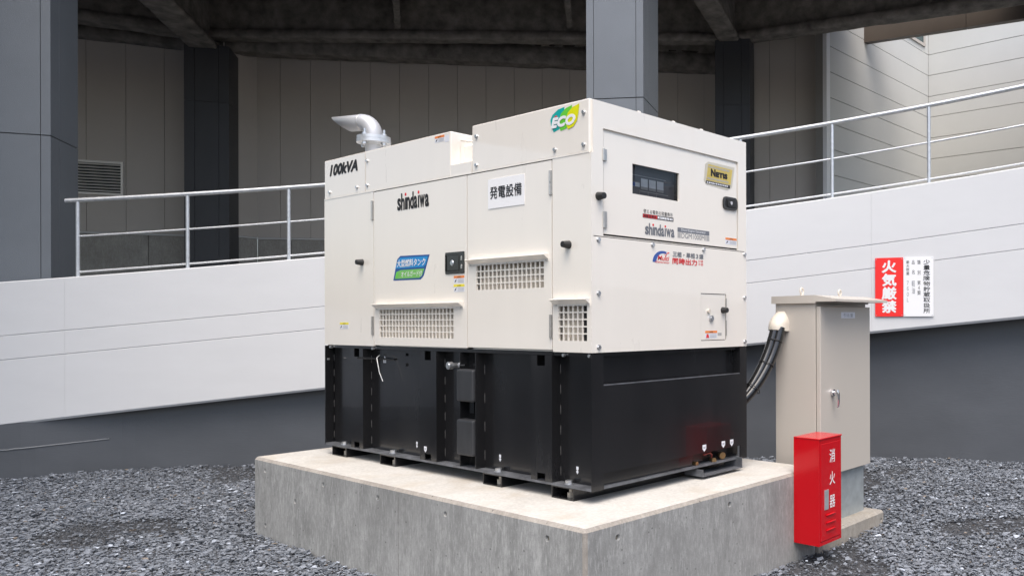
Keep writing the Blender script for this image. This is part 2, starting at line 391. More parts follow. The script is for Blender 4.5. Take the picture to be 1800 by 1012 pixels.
# ---- galvanised handrail on the parapet
hr = thing('handrail', 'galvanised three rail handrail standing on top of the white ramp parapet', 'handrail', cyl_p(36, 12.1, band_top(36)))
TH0 = 54.59; DT = 4.27
def railpath(h, t0, t1): return [cyl_p(t0+(t1-t0)*i/90, 12.1, band_top(t0+(t1-t0)*i/90)+h) for i in range(91)]
MB().tube(railpath(.725, 55.05, -8), .0205, 12).build('top_rail', 'galv', hr)
MB().tube(railpath(.385, TH0, -8), .0095, 8).build('middle_rail', 'galv', hr)
MB().tube(railpath(.05, TH0, -8), .0095, 8).build('bottom_rail', 'galv', hr)
for k in range(15):
    th = TH0-DT*k; z = band_top(th)
    MB().cyl(cyl_p(th, 12.1, z-.01), cyl_p(th, 12.1, z+.71), .0165, n=10).cyl(cyl_p(th, 12.1, z), cyl_p(th, 12.1, z+.006), .04, n=12).build('post', 'galv', hr)

# ---- clad columns
def column(label, corner, ang, wid, dep, z0, z1, zj, strip=.075, group='clad columns of the ramp', cm='clad'):
    """corner = front corner nearest the right; ang = direction of depth; wid runs left from the corner"""
    c = Vector((corner[0], corner[1], 0)); dv = Vector((math.cos(rad(ang)), math.sin(rad(ang)), 0)); lv = Vector((-dv.y, dv.x, 0))
    ctr = c+lv*wid/2+dv*dep/2; t = thing('column', label, 'column', (ctr.x, ctr.y, z0), group)
    mb = MB(); mb.prism(rect(.012, wid-.012, .012, dep-.012), c+UP*z0, lv, dv, UP, 0, z1-z0-.002); mb.build('core', 'cladgap', t)
    cuts = [z0]+zj+[z1]
    for a, b in zip(cuts[:-1], cuts[1:]):
        a += .005; b -= .005
        for s0, s1 in ((0, strip), (strip+.006, wid-strip-.006), (wid-strip, wid)):        # face towards the court, and its back
            MB().prism(rect(s0, s1, 0, .016), c+UP*a, lv, dv, UP, 0, b-a).build('cladding_panel', cm, t)
            MB().prism(rect(s0, s1, dep-.016, dep), c+UP*a, lv, dv, UP, 0, b-a).build('cladding_panel', cm, t)
        for s0, s1 in ((.018, .30*dep), (.30*dep+.006, dep-.018)):
            MB().prism(rect(0, .016, s0, s1), c+UP*a, lv, dv, UP, 0, b-a).build('cladding_panel', cm, t)
            MB().prism(rect(wid-.016, wid, s0, s1), c+UP*a, lv, dv, UP, 0, b-a).build('cladding_panel', cm, t)
    return t
column('tall grey clad column at the left edge, in front of the louvre', (-.442, 7.088), 57.6, .62, .65, .9, 7.0, [3.213], group='near columns')
column('tall grey clad column rising behind the generator control side', (3.418, 2.937), 29.5, .61, .66, 1.2, 7.0, [3.73], group='near columns')
def far_col(label, th, r, wid, dep, zj, ztop):
    lv = Vector((-math.sin(rad(th)), math.cos(rad(th)), 0)); c = cyl_p(th, r, 0)-lv*wid/2
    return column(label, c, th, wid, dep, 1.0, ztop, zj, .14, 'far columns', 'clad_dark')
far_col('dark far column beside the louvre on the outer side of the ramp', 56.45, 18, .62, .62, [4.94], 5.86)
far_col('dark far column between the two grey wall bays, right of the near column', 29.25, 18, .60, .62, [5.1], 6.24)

# ---- outer wall: vertical panels in three bays on a concrete plinth
def wall_run(label, p0, p1, first, pitch, z0, z1, zp, name='outer_wall', trim=None):
    p0 = Vector((*p0, 0)); p1 = Vector((*p1, 0)); L = (p1-p0).length; e = (p1-p0)/L; nn = Vector((e.y, -e.x, 0))     # nn faces the court
    if nn.dot(O-p0) < 0: nn = -nn
    t = thing(name, label, 'wall', p0+UP*z0)
    mb = MB(); mb.prism(rect(0, L, -.15, -.026), p0+UP*z0, e, nn, UP, 0, z1-z0); mb.build('backing', 'beigegap', t)
    cuts = [0]; a = first
    while a < L-.02: cuts.append(a); a += pitch
    cuts.append(L)
    for a, b in zip(cuts[:-1], cuts[1:]):
        if b-a < .02: continue
        MB().prism(rect(a+.003, b-.003, -.025, 0), p0+UP*zp, e, nn, UP, 0, z1-zp).build('wall_panel', 'beige', t)
    if zp > z0:
        MB().prism(rect(0, L, -.025, .012), p0+UP*(zp-.035), e, nn, UP, 0, .03).build('sill_flashing', 'beige2', t)
        pc = [0]; a = .55
        while a < L-.1: pc.append(a); a += 1.1
        pc.append(L)
        for a, b in zip(pc[:-1], pc[1:]):
            MB().prism(rect(a+.004, b-.004, -.025, -.004), p0+UP*z0, e, nn, UP, 0, zp-.04-z0).build('plinth_block', 'plinth', t)
    return t, e, nn
wA, eA, nA = wall_run('long shaded grey panel wall behind the generator under the beams', (3.545, 12.277), (9.50, 6.45), .375, .4935, .5, 6.35, 2.873)
wR, _, _ = wall_run('short wall return beside the far dark column', (2.96, 12.09), (3.55, 12.27), .25, .4, .5, 6.5, 2.875)
wB, eB, nB = wall_run('shaded grey panel wall at the left holding the louvre', (2.722, 12.959), (-1.2, 15.16), .322, .5325, .5, 6.5, 2.90)
wC, eC, nC = wall_run('brownish panel wall right of the far dark column', (9.352, 5.864), (10.30, 4.60), .29, .47, .5, 6.9, .6)
MB().prism(rect(1.135, 1.42, -.02, .02), Vector((9.352, 5.864, .5)), eC, nC, UP, 0, 6.4).build('edge_trim', 'beige2', wC)

# ---- louvre vent in the left wall
lv0 = Vector((2.722, 12.959, 0))+eB*.885+nB*.002
lo = thing('louvre_vent', 'aluminium louvre vent with horizontal slats in the left wall', 'vent', lv0+UP*3.50)
z0, z1, W_ = 3.50, 4.055, 1.25
mb = MB()
for a in (rect(0, W_, 0, .035), rect(0, W_, z1-z0-.035, z1-z0), rect(0, .035, .035, z1-z0-.035), rect(W_-.035, W_, .035, z1-z0-.035)):
    mb.prism(a, lv0+UP*z0, eB, UP, nB, 0, .035) if eB.cross(UP).dot(nB) > 0 else mb.prism(a, lv0+UP*z0+nB*.035, eB, UP, -nB, 0, .035)
mb.build('frame', 'alu', lo)
MB().prism(rect(.03, W_-.03, 0, .003), lv0+UP*(z0+.03), eB, nB, UP, 0, z1-z0-.06).build('dark_backing', 'black_in', lo)
for k in range(10):
    zz = z0+.055+k*.048
    mb = MB(); q = lv0+UP*zz
    mb.add([q+eB*.036+nB*.030, q+eB*(W_-.036)+nB*.030, q+eB*(W_-.036)+nB*.006+UP*.022, q+eB*.036+nB*.006+UP*.022,
            q+eB*.036+nB*.030+UP*.004, q+eB*(W_-.036)+nB*.030+UP*.004, q+eB*(W_-.036)+nB*.006+UP*.026, q+eB*.036+nB*.006+UP*.026],
           [(0, 1, 2, 3), (7, 6, 5, 4), (0, 4, 5, 1), (3, 2, 6, 7), (0, 3, 7, 4), (1, 5, 6, 2)])
    mb.build('slat', 'alu', lo)

# ---- ceiling: slab, sprayed steel beams
def rough_beam(parent, p0, p1, fw, fh, wt, h, name='beam', seg=.09, amp=.012, cutend=0):
    """I-shaped beam coated with sprayed fireproofing; p0/p1 on the underside axis"""
    p0 = Vector(p0); p1 = Vector(p1); L = (p1-p0).length; e = (p1-p0)/L; s = e.cross(UP).normalized(); n_ = max(2, int(L/seg))
    half = [(0, 0), (fw*.25, 0), (fw*.5-.02, 0), (fw*.5, .025), (fw*.5, fh*.5), (fw*.5-.015, fh), (fw*.25, fh+.02), (wt*.5, fh+.04), (wt*.5, h*.35), (wt*.5, h*.55), (wt*.5, h*.8), (wt*.5, h)]
    sec = half+[(-a, b) for a, b in half[::-1][:-1]]; K = len(sec); v = []; f = []
    for i in range(n_+1):
        q = p0+e*(L*i/n_)
        for a, b in sec:
            P = q+s*a+UP*b; k = Vector((noise.noise(P*3.1), noise.noise(P*3.1+Vector((9, 4, 1))), noise.noise(P*3.1+Vector((2, 7, 5)))))*amp + Vector((noise.noise(P*11), noise.noise(P*11+Vector((5, 1, 2))), noise.noise(P*11+Vector((3, 8, 2)))))*amp*.55
            v.append(P+k)
        if i:
            for k in range(K): f.append(((i-1)*K+k, (i-1)*K+(k+1) % K, i*K+(k+1) % K, i*K+k))
    f.append(tuple(range(K))); f.append(tuple(n_*K+k for k in range(K-1, -1, -1)))
    mb = MB(); mb.add(v, f, smooth=True); return mb.build(name, 'spray', parent)
cl = thing('ramp_ceiling_frame', 'dark sprayed steel beams under the upper ramp along the top of the picture', 'beams', (5, 9, 6))
g1a, g1b = cyl_p(57.2, 12.5, 5.72), cyl_p(56.6, 18.3, 5.80)
g2a, g2b = cyl_p(30.3, 12.5, 6.02), cyl_p(29.4, 18.3, 6.20)
rough_beam(cl, g1a, g1b, .42, .10, .16, 1.3, 'girder'); rough_beam(cl, g2a, g2b, .36, .10, .16, 1.1, 'girder')
c3, c4, c5, c2_ = cyl_p(56.5, 18.2, 6.00), cyl_p(29.3, 18.2, 6.22), cyl_p(2.5, 18.2, 6.30), cyl_p(84, 18.2, 5.75)
rough_beam(cl, c3, c4, .30, .13, .14, 1.1, 'ring_beam'); rough_beam(cl, c4, c5, .34, .13, .14, 1.0, 'ring_beam'); rough_beam(cl, c2_, c3, .30, .16, .14, 1.2, 'ring_beam')
b3, b4 = cyl_p(57, 15.1, 5.83), cyl_p(30, 15.1, 5.98); b2_, b5 = cyl_p(84, 15.1, 5.6), cyl_p(3, 15.1, 6.1)
rough_beam(cl, b3, b4, .30, .12, .14, 1.0, 'secondary_beam'); rough_beam(cl, b4, b5, .30, .12, .14, .95, 'secondary_beam'); rough_beam(cl, b2_, b3, .30, .12, .14, 1.2, 'secondary_beam')
for a, b in (((3.30, 7.45, 6.15), (4.78, 9.93, 6.22)), ((4.90, 5.85, 6.25), (6.86, 8.00, 6.36))):
    rough_beam(cl, a, b, .10, .05, .05, .8, 'joist', amp=.012)
rough_beam(cl, Vector((2.95, 12.35, 5.92)), Vector((9.55, 6.28, 6.04)), .34, .30, .30, .55, 'lintel_beam', amp=.014)
rough_beam(cl, Vector((2.85, 12.85, 6.02)), Vector((-1.2, 15.1, 6.02)), .34, .2, .3, .55, 'lintel_beam', amp=.012)
mb = MB(); v = []; f = []
for i in range(150):                              # slab over the ramp, plus an unseen wing added to shade the left court
    th = 150-1.2*i; zz = 7.02-.006*(th-45)
    ro = 19.7 if th < 15 else (19.0 if th < 26 else 21.5); ri = 12.3 if th < 58 else max(4.0, 12.3-(th-58)*.85)  # outer edge shaped to set light and shade on the siding
    v += [cyl_p(th, ri, zz), cyl_p(th, ro, zz), cyl_p(th, ro, zz+.3), cyl_p(th, ri, zz+.3)]
    if i:
        for k in range(4): f.append(((i-1)*4+k, (i-1)*4+(k+1) % 4, i*4+(k+1) % 4, i*4+k))
mb.add(v, f); struct(mb.build('ramp_slab_and_shade_wing', 'slab'))

# ---- brown fascia and the sided building beyond the ramp on the right
fa = thing('brown_fascia', 'brown metal fascia hanging under the beam at the top right', 'fascia', (10.846, 5.204, 6.65))
p0, p1 = Vector((10.846, 5.204, 6.65)), Vector((12.5, -2.70, 6.65)); e = (p1-p0).normalized(); s_ = Vector((e.y, -e.x, 0))
a = 0
for b in (2.63, 5.3, 8.0):
    MB().prism(rect(a, b-.008, 0, .14), p0, e, -s_, UP, 0, .75).build('fascia_panel', 'brown', fa); a = b
sb = thing('sided_building', 'pale building clad in horizontal siding boards beyond the ramp at the top right', 'building', (13.885, 4.483, 0))
cx_, cy_ = 13.885, 4.483; BHt = .452; zt = 7.154+.452*3
for k in range(15):
    za = zt-BHt*(k+1)+.006; zb = zt-BHt*k-.006
    MB().box(9.60, cx_-.004, cy_, cy_+.03, za, zb).build('siding_board', 'siding', sb)
    MB().box(cx_, cx_+.03, cy_-7.5, cy_-.004, za, zb).build('siding_board', 'siding', sb)
MB().box(9.60, cx_+.08, cy_+.02, cy_+.2, 0, zt+.3).box(cx_+.02, cx_+.2, cy_-7.5, cy_+.02, 0, zt+.3).build('backing_wall', 'sidegap', sb)
MB().box(9.585, 9.70, cy_-.03, cy_+.05, .5, 6.9).build('lit_corner_trim', 'white', sb)  # trim coloured white to stand in for daylight on this edge
wd = MB(); plate(wd, Fr((0, cy_, 0), (1, 0, 0), (0, -1, 0)), cx_-1.55, cx_-.20, 7.27, 8.3, -.005, .03, [(cx_-1.49, cx_-.26, 7.33, 8.24)])
wf = wd.build('window', 'winframe', sb); MB().box(cx_-1.49, cx_-.26, cy_-.006, cy_-.001, 7.33, 8.24).build('pane', 'glassdark', wf)

# ================================================================== concrete pads
PZ = .521
def cut(o, cutters):
    for c in cutters:
        bm = bmesh.new(); bm.from_mesh(c.data); bmesh.ops.remove_doubles(bm, verts=bm.verts[:], dist=1e-6); bmesh.ops.recalc_face_normals(bm, faces=bm.faces[:]); bm.to_mesh(c.data); bm.free()
    for c in cutters:
        md = o.modifiers.new('cut', 'BOOLEAN'); md.object = c; md.operation = 'DIFFERENCE'; md.solver = 'EXACT'
    dg = bpy.context.evaluated_depsgraph_get(); me = bpy.data.meshes.new_from_object(o.evaluated_get(dg)); o.modifiers.clear(); o.data = me
    for c in cutters: bpy.data.objects.remove(c)
def pad(name, label, x0, x1, y0, y1, z0, z1, ch, mats, holes, slot=None):
    bm = bmesh.new(); bmesh.ops.create_cube(bm, size=1)
    for v in bm.verts: v.co = Vector(((x0+x1)/2+v.co.x*(x1-x0), (y0+y1)/2+v.co.y*(y1-y0), (z0+z1)/2+v.co.z*(z1-z0)))
    ed = [e for e in bm.edges if not all(abs(v.co.z-z0) < 1e-5 for v in e.verts)]
    bmesh.ops.bevel(bm, geom=ed, offset=ch, segments=1, affect='EDGES')
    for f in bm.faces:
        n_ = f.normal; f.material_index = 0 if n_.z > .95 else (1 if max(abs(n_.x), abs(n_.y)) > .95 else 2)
    me = bpy.data.meshes.new(name); bm.to_mesh(me); bm.free()
    for q in mats: me.materials.append(M[q])
    o = link(name, me); cs = []
    for (p, nrm) in holes:
        p = Vector(p); nrm = Vector(nrm); h = MB().cyl(p+nrm*.01, p-nrm*.022, .0165, .0125, 14).build('cutter', 'pside'); cs.append(h)
    if slot: cs.append(MB().box(*slot).build('cutter', 'pside'))
    if cs: cut(o, cs)
    tag(o, label, 'plinth')
    for (p, nrm) in holes:
        p = Vector(p); nrm = Vector(nrm); MB().cyl(p-nrm*.0215, p-nrm*.013, .0120, n=12).build('mortar_plug', 'mortar', o)
    return o
hl = [((-.345, y, .446), (-1, 0, 0)) for y in (2.733, 1.961, 1.348, .705, -.082)]+[((-.345, 2.732, .09), (-1, 0, 0)), ((-.345, 2.32, .30), (-1, 0, 0))]
hw = [((x, -.33, .448), (0, -1, 0)) for x in (-.149, .668)]
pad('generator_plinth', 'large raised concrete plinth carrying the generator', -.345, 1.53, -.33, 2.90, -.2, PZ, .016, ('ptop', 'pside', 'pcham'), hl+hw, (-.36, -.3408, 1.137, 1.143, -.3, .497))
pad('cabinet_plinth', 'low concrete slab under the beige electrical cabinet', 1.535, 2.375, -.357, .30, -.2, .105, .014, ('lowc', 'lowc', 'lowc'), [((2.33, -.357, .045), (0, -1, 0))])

# ================================================================== generator
GEN = thing('diesel_generator', 'cream and black diesel generator set standing on the concrete plinth', 'generator', (.63, 1.32, PZ))
g = GEN
LX, LY = 1.262, 2.643
ZT, ZB, ZC, ZR = .585, 1.263, 2.247, 2.51      # tank bottom, canopy bottom, cover seam, roof
# --- black fuel tank base
MB().box(.0585, LX-.02, .0560, LY-.02, .60, 1.243).box(.0585, .066, .0065, .0558, .60, 1.243).build('fuel_tank', 'black', g)
mb = MB(); plate(mb, FWd, 0.0, LX, ZT, 1.256, -.006, 0, [(.078, 1.195, 1.098, 1.2561), (.079, 1.196, ZT-.001, .665)])
mb.build('end_plate', 'black', g)
MB().box(.067, 1.2, .0065, .0555, 1.088, 1.0965).build('ledge', 'black_dust_sheen', g)
MB().box(.079, 1.194, .0005, .0062, 1.0982, 1.104).build('ledge_lip', 'black_dust_sheen', g)
MB().box(1.196, 1.202, .0065, .0555, 1.0967, 1.243).build('cheek_plate', 'black', g)
MB().box(.067, 1.2, .0065, .012, .67, 1.0875).build('wall_backing', 'black_in', g)
MB().box(.099, .784, .030, .036, .588, .672).build('skirt_plate', 'black', g)
MB().box(0.0065, LX, LY-.006, LY, ZT, 1.256).box(0, .0065, LY-.006, LY, ZT, 1.256).build('end_plate', 'black', g)
MB().box(0, LX, .0062, LY-.0062, ZT, .597).build('base_flange', 'black_dust_sheen', g)
MB().box(.012, LX-.01, .02, LY-.02, 1.2435, 1.262).build('top_rail', 'black', g)
MB().box(.008, .0115, .30, 2.0, 1.246, 1.258).build('door_sill', 'black', g)
def post(y0, y1, slots=True):
    c = (y0+y1)/2; mb = MB()
    hs = [(-c-.034, -c+.030, 1.19, 1.2435), (-c-.034, -c+.030, .60, .637)] if slots else []
    plate(mb, FL, -y1, -y0, .5975, 1.243, -.006, 0, hs)
    mb.box(.006, .0585, y0, y0+.006, .5975, 1.243).box(.006, .0585, y1-.006, y1, .5975, 1.243)
    mb.build('post', 'black', g)
    mb = MB()
    for k in range(6): mb.tube([(.0575, y0-.001, .625+k*.105+t*.012) for t in range(5)], [.0012, .0028, .0022, .003, .0012], 5)
    mb.build('weld', 'weld', g)['kind'] = 'stuff'
for a, b in ((2.146, 2.296), (1.322, 1.493), (.297, .463)): post(a, b)
mb = MB()
for k in range(6): mb.tube([(.0575, LY-.012, .625+k*.105+t*.012) for t in range(5)], [.0012, .0028, .0022, .003, .0012], 5)
mb.build('weld', 'weld', g)['kind'] = 'stuff'
# lifting stack of the forklift guard
mb = MB(); mb.box(.0, .0585, .938, .944, .5975, 1.243).box(.0, .0585, 1.086, 1.092, .5975, 1.243); mb.build('guard_channel', 'black', g)
for a, b in ((.968, 1.149), (.665, .867)):
    MB().bbox(-.018, .05, .9445, 1.100, a, b, .012, 3).build('guard_block', 'guard', g)
MB().box(.03, .0585, 1.0, 1.04, .90, .968).build('guard_tongue', 'black', g)
mb = MB()
for k in range(4): mb.tube([(.0575, .937, .64+k*.16+t*.014) for t in range(5)], [.0012, .0028, .0022, .003, .0012], 5)
mb.build('weld', 'weld', g)['kind'] = 'stuff'
# feet: open channels across the base, each with a bolt above and an anchor inside
for y0, y1 in ((.139, .305), (.714, .881), (1.770, 1.948), (2.365, 2.554)):
    mb = MB(); t = .006
    mb.box(.004, LX-.006, y0, y1, PZ, PZ+t).box(.004, LX-.006, y0, y1, ZT-t-.0005, ZT-.0005).box(.004, LX-.006, y0, y0+t, PZ+t, ZT-t-.0005).box(.004, LX-.006, y1-t, y1, PZ+t, ZT-t-.0005)
    ft = mb.build('foot', 'black', g); c = (y0+y1)/2
    MB().cyl((.055, c-.01, PZ+t), (.055, c-.01, PZ+.030), .021, n=6, smooth=False).cyl((.055, c-.01, PZ+.030), (.055, c-.01, PZ+.048), .012, n=10).build('anchor_bolt', 'bolt_old', ft)
    MB().cyl((.030, c-.02, .597), (.030, c-.02, .600), .024, n=14).cyl((.030, c-.02, .600), (.030, c-.02, .616), .0185, n=6, smooth=False).build('hold_down_bolt', 'zinc', g)
# small things on the tank
for y in (2.57, 2.03, .21, .02): MB().cyl((-.002, y, 1.2475), (.012, y, 1.2475), .0085, n=8).build('bolt', 'zinc', g)
MB().cyl((-.003, 2.60, 1.165), (.01, 2.60, 1.165), .006, n=8).build('bolt', 'zinc', g)
for y in (1.735, 1.565):
    for z in (1.213, 1.150): MB().cyl((.056, y, z), (.049, y, z), .0095, n=10).build('rivet', 'black', g)
MB().tube([(.045, 2.02, 1.205), (-.004, 1.97, 1.19), (-.012, 1.925, 1.10), (-.006, 1.895, 1.045)], .0024, 6).build('cable_tie', 'tie', g)
MB().tube([(-.02, 2.17, 1.185), (.04, 1.99, 1.182), (.052, 1.86, 1.18)], .0065, 6).build('drain_rod', 'black', g)
MB().cyl((.05, 1.14, 1.168), (-.018, 1.14, 1.168), .014, n=12).build('drain_pipe', 'zinc', g)
MB().cyl((-.016, 1.14, 1.168), (-.042, 1.14, 1.168), .0215, n=12).cyl((-.042, 1.14, 1.168), (-.047, 1.14, 1.168), .014, n=10).build('drain_cap', 'zinc', g)
MB().cyl((.03, 1.098, 1.17), (.0, 1.098, 1.17), .013, n=10).build('plug', 'zinc', g)
def tagm(fr, u, v, d, up=True, s=.017):
    pts = [(u-s, v-s), (u+s, v-s), (u+s, v+.5*s), (u, v+1.5*s), (u-s, v+.5*s)] if up else [(u-s, v+s), (u-s, v-.5*s), (u, v-1.5*s), (u+s, v-.5*s), (u+s, v+s)]
    t = decal('arrow_tag', fr, pts, d, 'stick', g); mb = MB()
    for k in (-.35, .05): mb.prism(rect(u-s*.6, u+s*.6, v+k*s, v+k*s+s*.18), fr.o, fr.r, fr.u, fr.n, d, d+.0004)
    mb.build('small_print', 'grey_ink', t)['kind'] = 'stuff'
tagm(FL, -1.985, 1.172, -.057); tagm(FL, -1.115, 1.132, -.057)
for x in (.856, 1.031, 1.111): tagm(FWd, x, .695, .001, False, .016)
tagm(FL, -1.49+.055, .665, .001, False, .014)
for u in (-2.36, -1.62, -.80, -.17):
    t = decal('arrow_mark', FL, rect(u-.008, u+.008, .668, .684), -.057 if u not in (-2.36,) else -.057, 'stick', g)
    decal('arrow_mark', FL, [(u-.011, .660), (u-.004, .660), (u-.004, .667), (u+.004, .667), (u+.004, .660), (u+.011, .660), (u, .645)][::-1], -.057, 'stick', g)
# valve bay and drip tray
mb = MB(); mb.box(.80, 1.17, -.035, .10, .538, .542).box(.80, .806, -.035, .10, .542, .578).box(1.164, 1.17, -.035, .10, .542, .60).build('drip_tray', 'black_dust_sheen', g)
MB().cyl((1.065, .055, .622), (1.050, .030, .622), .015, n=14).cyl((1.050, .030, .622), (1.045, .016, .622), .0215, n=8, smooth=False).build('valve', 'brass', g)
MB().cyl((.98, .055, .606), (.965, .022, .606), .012, n=12).cyl((.965, .022, .606), (.961, .012, .606), .016, n=6, smooth=False).build('valve', 'brass', g)
MB().cyl((.815, .05, .604), (.815, .020, .604), .014, n=10).build('valve', 'brass', g)
MB().tube([(.975, .045, .618), (.972, .040, .636), (.945, .034, .650), (.885, .028, .648)], [.004, .005, .005, .006], 8).build('valve_lever', 'redlever', g)
# --- cream canopy
MB().box(.085, LX-.004, .0835, LY-.004, 1.2635, 2.43).box(.0145, .085, 1.965, 2.05, 1.2635, 2.24).box(.0145, .085, .985, 1.04, 1.2635, 2.24).box(.0145, .085, .275, .31, 1.2635, 2.24).box(.0145, .03, .0135, .024, 1.2635, 2.24).box(.0145, .085, 2.60, LY-.004, 1.2635, 2.24).box(.0145, .085, .03, 2.60, 1.2635, 1.30).build('canopy_core', 'cream', g)
def lpanel(name, y0, y1, z0, z1, hole=None):
    mb = MB(); plate(mb, FL, -y1, -y0, z0, z1, -.013, 0, [(-hole[1], -hole[0], hole[2], hole[3])] if hole else []); return mb.build(name, 'cream', g)
pl = lpanel('side_panel', 2.012, LY, ZB, ZC-.002)
d1 = lpanel('engine_door', 1.018, 2.005, 1.270, 2.238, (1.149, 1.944, 1.321, 1.498))
d2 = lpanel('engine_door', .294, 1.011, 1.274, 2.238, (.356, .933, 1.592, 1.729))
pc = lpanel('corner_panel', 0, .287, ZB, ZC-.002, (.033, .244, 1.321, 1.498))
def grille(parent, y0, y1, z0, z1, nc, nr):
    mb = MB(); w_ = (y1-y0)/nc; h_ = (z1-z0)/nr
    for k in range(1, nc): mb.box(.0015, .0085, y0+k*w_-.0035, y0+k*w_+.0035, z0, z1)
    for k in range(1, nr): mb.box(.003, .010, y0, y1, z0+k*h_-.0035, z0+k*h_+.0035)
    mb.build('grille', 'cream', parent)
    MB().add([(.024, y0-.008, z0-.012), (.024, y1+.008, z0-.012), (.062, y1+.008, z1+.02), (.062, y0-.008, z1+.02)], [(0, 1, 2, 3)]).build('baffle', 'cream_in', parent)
def hood(parent, y0, y1, zt_):
    pr = [(0, zt_-.030), (.0025, zt_-.030), (.004, zt_-.020), (.034, zt_+.002), (.031, zt_+.006), (0, zt_+.006)]
    mb = MB(); mb.prism(pr, (0, y1, 0), (-1, 0, 0), (0, 0, 1), (0, -1, 0), .012 if y1-y0 > .3 else .006, (y1-y0)-.012 if y1-y0 > .3 else (y1-y0)-.006)
    mb.build('rain_hood', 'cream', parent)
    n_ = 2 if y1-y0 < .3 else (3 if y1-y0 < .8 else 4)
    for k in range(n_):
        yy = y0+.03+(y1-y0-.06)*k/(n_-1); MB().cyl((-.002, yy, zt_-.025), (-.0058, yy, zt_-.025), .004, n=8).build('screw', 'steel', parent)

grille(d1, 1.149, 1.944, 1.321, 1.498, 22, 5); hood(d1, 1.040, 1.998, 1.522)
grille(d2, .356, .933, 1.592, 1.729, 16, 4); hood(d2, .305, 1.006, 1.756)
grille(pc, .033, .244, 1.321, 1.498, 6, 5); hood(pc, .004, .286, 1.524)
def hinge(parent, y, z0, z1):
    mb = MB(); mb.bbox(-.0035, -.0002, y-.013, y+.013, z0, z1, .0014, 1).cyl((-.006, y, z0), (-.006, y, (z0+z1)/2-.002), .0055, n=10).cyl((-.006, y, (z0+z1)/2+.002), (-.006, y, z1), .0055, n=10)
    mb.build('hinge', 'steel', parent)
for z0, z1 in ((2.062, 2.185), (1.333, 1.452)): hinge(d1, 2.022, z0, z1); hinge(d2, .300, z0, z1)
def knob(parent, p, nrm, r=.021, ln=.042):
    p = Vector(p); nrm = Vector(nrm)
    MB().cyl(p, p+nrm*ln, r, r*.74, 18).cyl(p+nrm*ln, p+nrm*(ln+.0006), r*.42, r*.40, 12).build('door_stop', 'rubber', parent)
knob(pl, (0, 2.148, 1.80), (-1, 0, 0)); knob(pc, (0, .164, 1.80), (-1, 0, 0))
# roof covers, the left one with the filler recess
mb = MB(); mb.bbox(0, LX, .0128, .969, ZC, ZR, .007, 2); cr = mb.build('roof_cover', 'cream', g)
MB().box(-.0018, .004, .0128, .969, ZC-.004, ZC+.004).build('cover_lip', 'cream', cr)
mb = MB(); mb.bbox(0, LX, 1.172, LY, ZC, ZR, .007, 2).box(0, LX, .973, 1.1715, ZC, 2.312).box(.17, LX, .973, 1.1715, 2.3122, 2.478)
cv = mb.build('roof_cover', 'cream', g)
mb = MB(); nn_ = 14; arc = [(.135-.125*math.sin(math.pi*.5*i/nn_)*0+.0, 0) for i in range(1)]
vv = []
for i in range(nn_+1):
    a = math.pi*.5*i/nn_; vv += [(.165-.10*(1-math.sin(a)), 1.170-.10*(1-math.cos(a)) if i < nn_ else 1.07, z) for z in (2.3125, 2.470)]
vv += [(.165, .9735, 2.3125), (.165, .9735, 2.470)]
mb.add(vv, [(2*i, 2*i+2, 2*i+3, 2*i+1) for i in range(nn_+1)], smooth=True)
mb.tube([Vector(vv[2*i+1]) for i in range(nn_+2)], .006, 6); mb.build('filler_recess', 'cream', cv)
MB().box(-.0018, .004, .973, LY, ZC-.004, ZC+.004).build('cover_lip', 'cream', cv)
MB().box(-.0008, .002, 2.105, 2.110, ZC+.006, ZR-.008).build('cover_seam', 'cream_in', cv)
def bolt(parent, p, nrm, r=.0095, m='zinc'):
    p = Vector(p); nrm = Vector(nrm); MB().cyl(p, p+nrm*.0025, r*1.25, n=12).cyl(p+nrm*.0025, p+nrm*.010, r, n=6, smooth=False).build('bolt', m, parent)
for y, z in ((2.082, 2.446), (2.083, 2.290), (2.21, 2.290), (2.567, 2.291)): bolt(cv, (0, y, z), (-1, 0, 0))
for y, z in ((.924, 2.444), (.925, 2.285), (.266, 2.287), (.052, 2.286), (.051, 2.444)): bolt(cr, (0, y, z), (-1, 0, 0))
for x in (.35, .62, .86): MB().bbox(x, x+.02, .02, .04, ZR-.002, ZR+.008, .003, 1).build('roof_stud', 'cream', cr)
# short side: frame, control door, lower panel with socket door
mb = MB(); plate(mb, FWd, .0132, LX, 1.838, ZR-.006, -.0126, 0, [(.079, 1.182, 1.842, 2.373)]); wf_ = mb.build('control_frame', 'cream', g)
mb = MB(); plate(mb, FWd, .0132, LX, ZB, 1.834, -.0126, 0, [(.829, 1.062, 1.304, 1.575)]); wp = mb.build('end_panel', 'cream', g)
for x, z in ((.045, 1.819), (.432, 1.822), (.853, 1.823), (1.243, 1.821), (.045, 1.556), (.046, 1.290), (1.242, 1.558), (1.243, 1.291)): bolt(wp, (x, 0, z), (0, -1, 0), .0105)
MB().box(.06, 1.2, .074, .08, 1.30, 2.42).box(.0135, .03, .0135, .083, 1.2635, 2.44).box(1.2, LX-.004, .0135, .083, 1.2635, 2.44).box(.03, 1.2, .0135, .083, 1.80, 1.8385).box(.03, 1.2, .0135, .083, 2.376, 2.44).box(.03, 1.2, .0135, .083, 1.2635, 1.30).build('inner_wall', 'black_in', g)
mb = MB(); plate(mb, FWd, .086, 1.175, 1.852, 2.356, -.018, -.006, [(.289, .653, 2.076, 2.231)]); cd = mb.build('control_door', 'cream', g)
MB().box(.27, .67, .060, .066, 2.05, 2.26).build('instrument_panel', 'panel_grey', cd)
mb = MB(); plate(mb, FWd, .278, .664, 2.065, 2.242, -.0194, -.0184, [(.2895, .6525, 2.0765, 2.2305)]); mb.build('window_seal', 'rubber', cd)
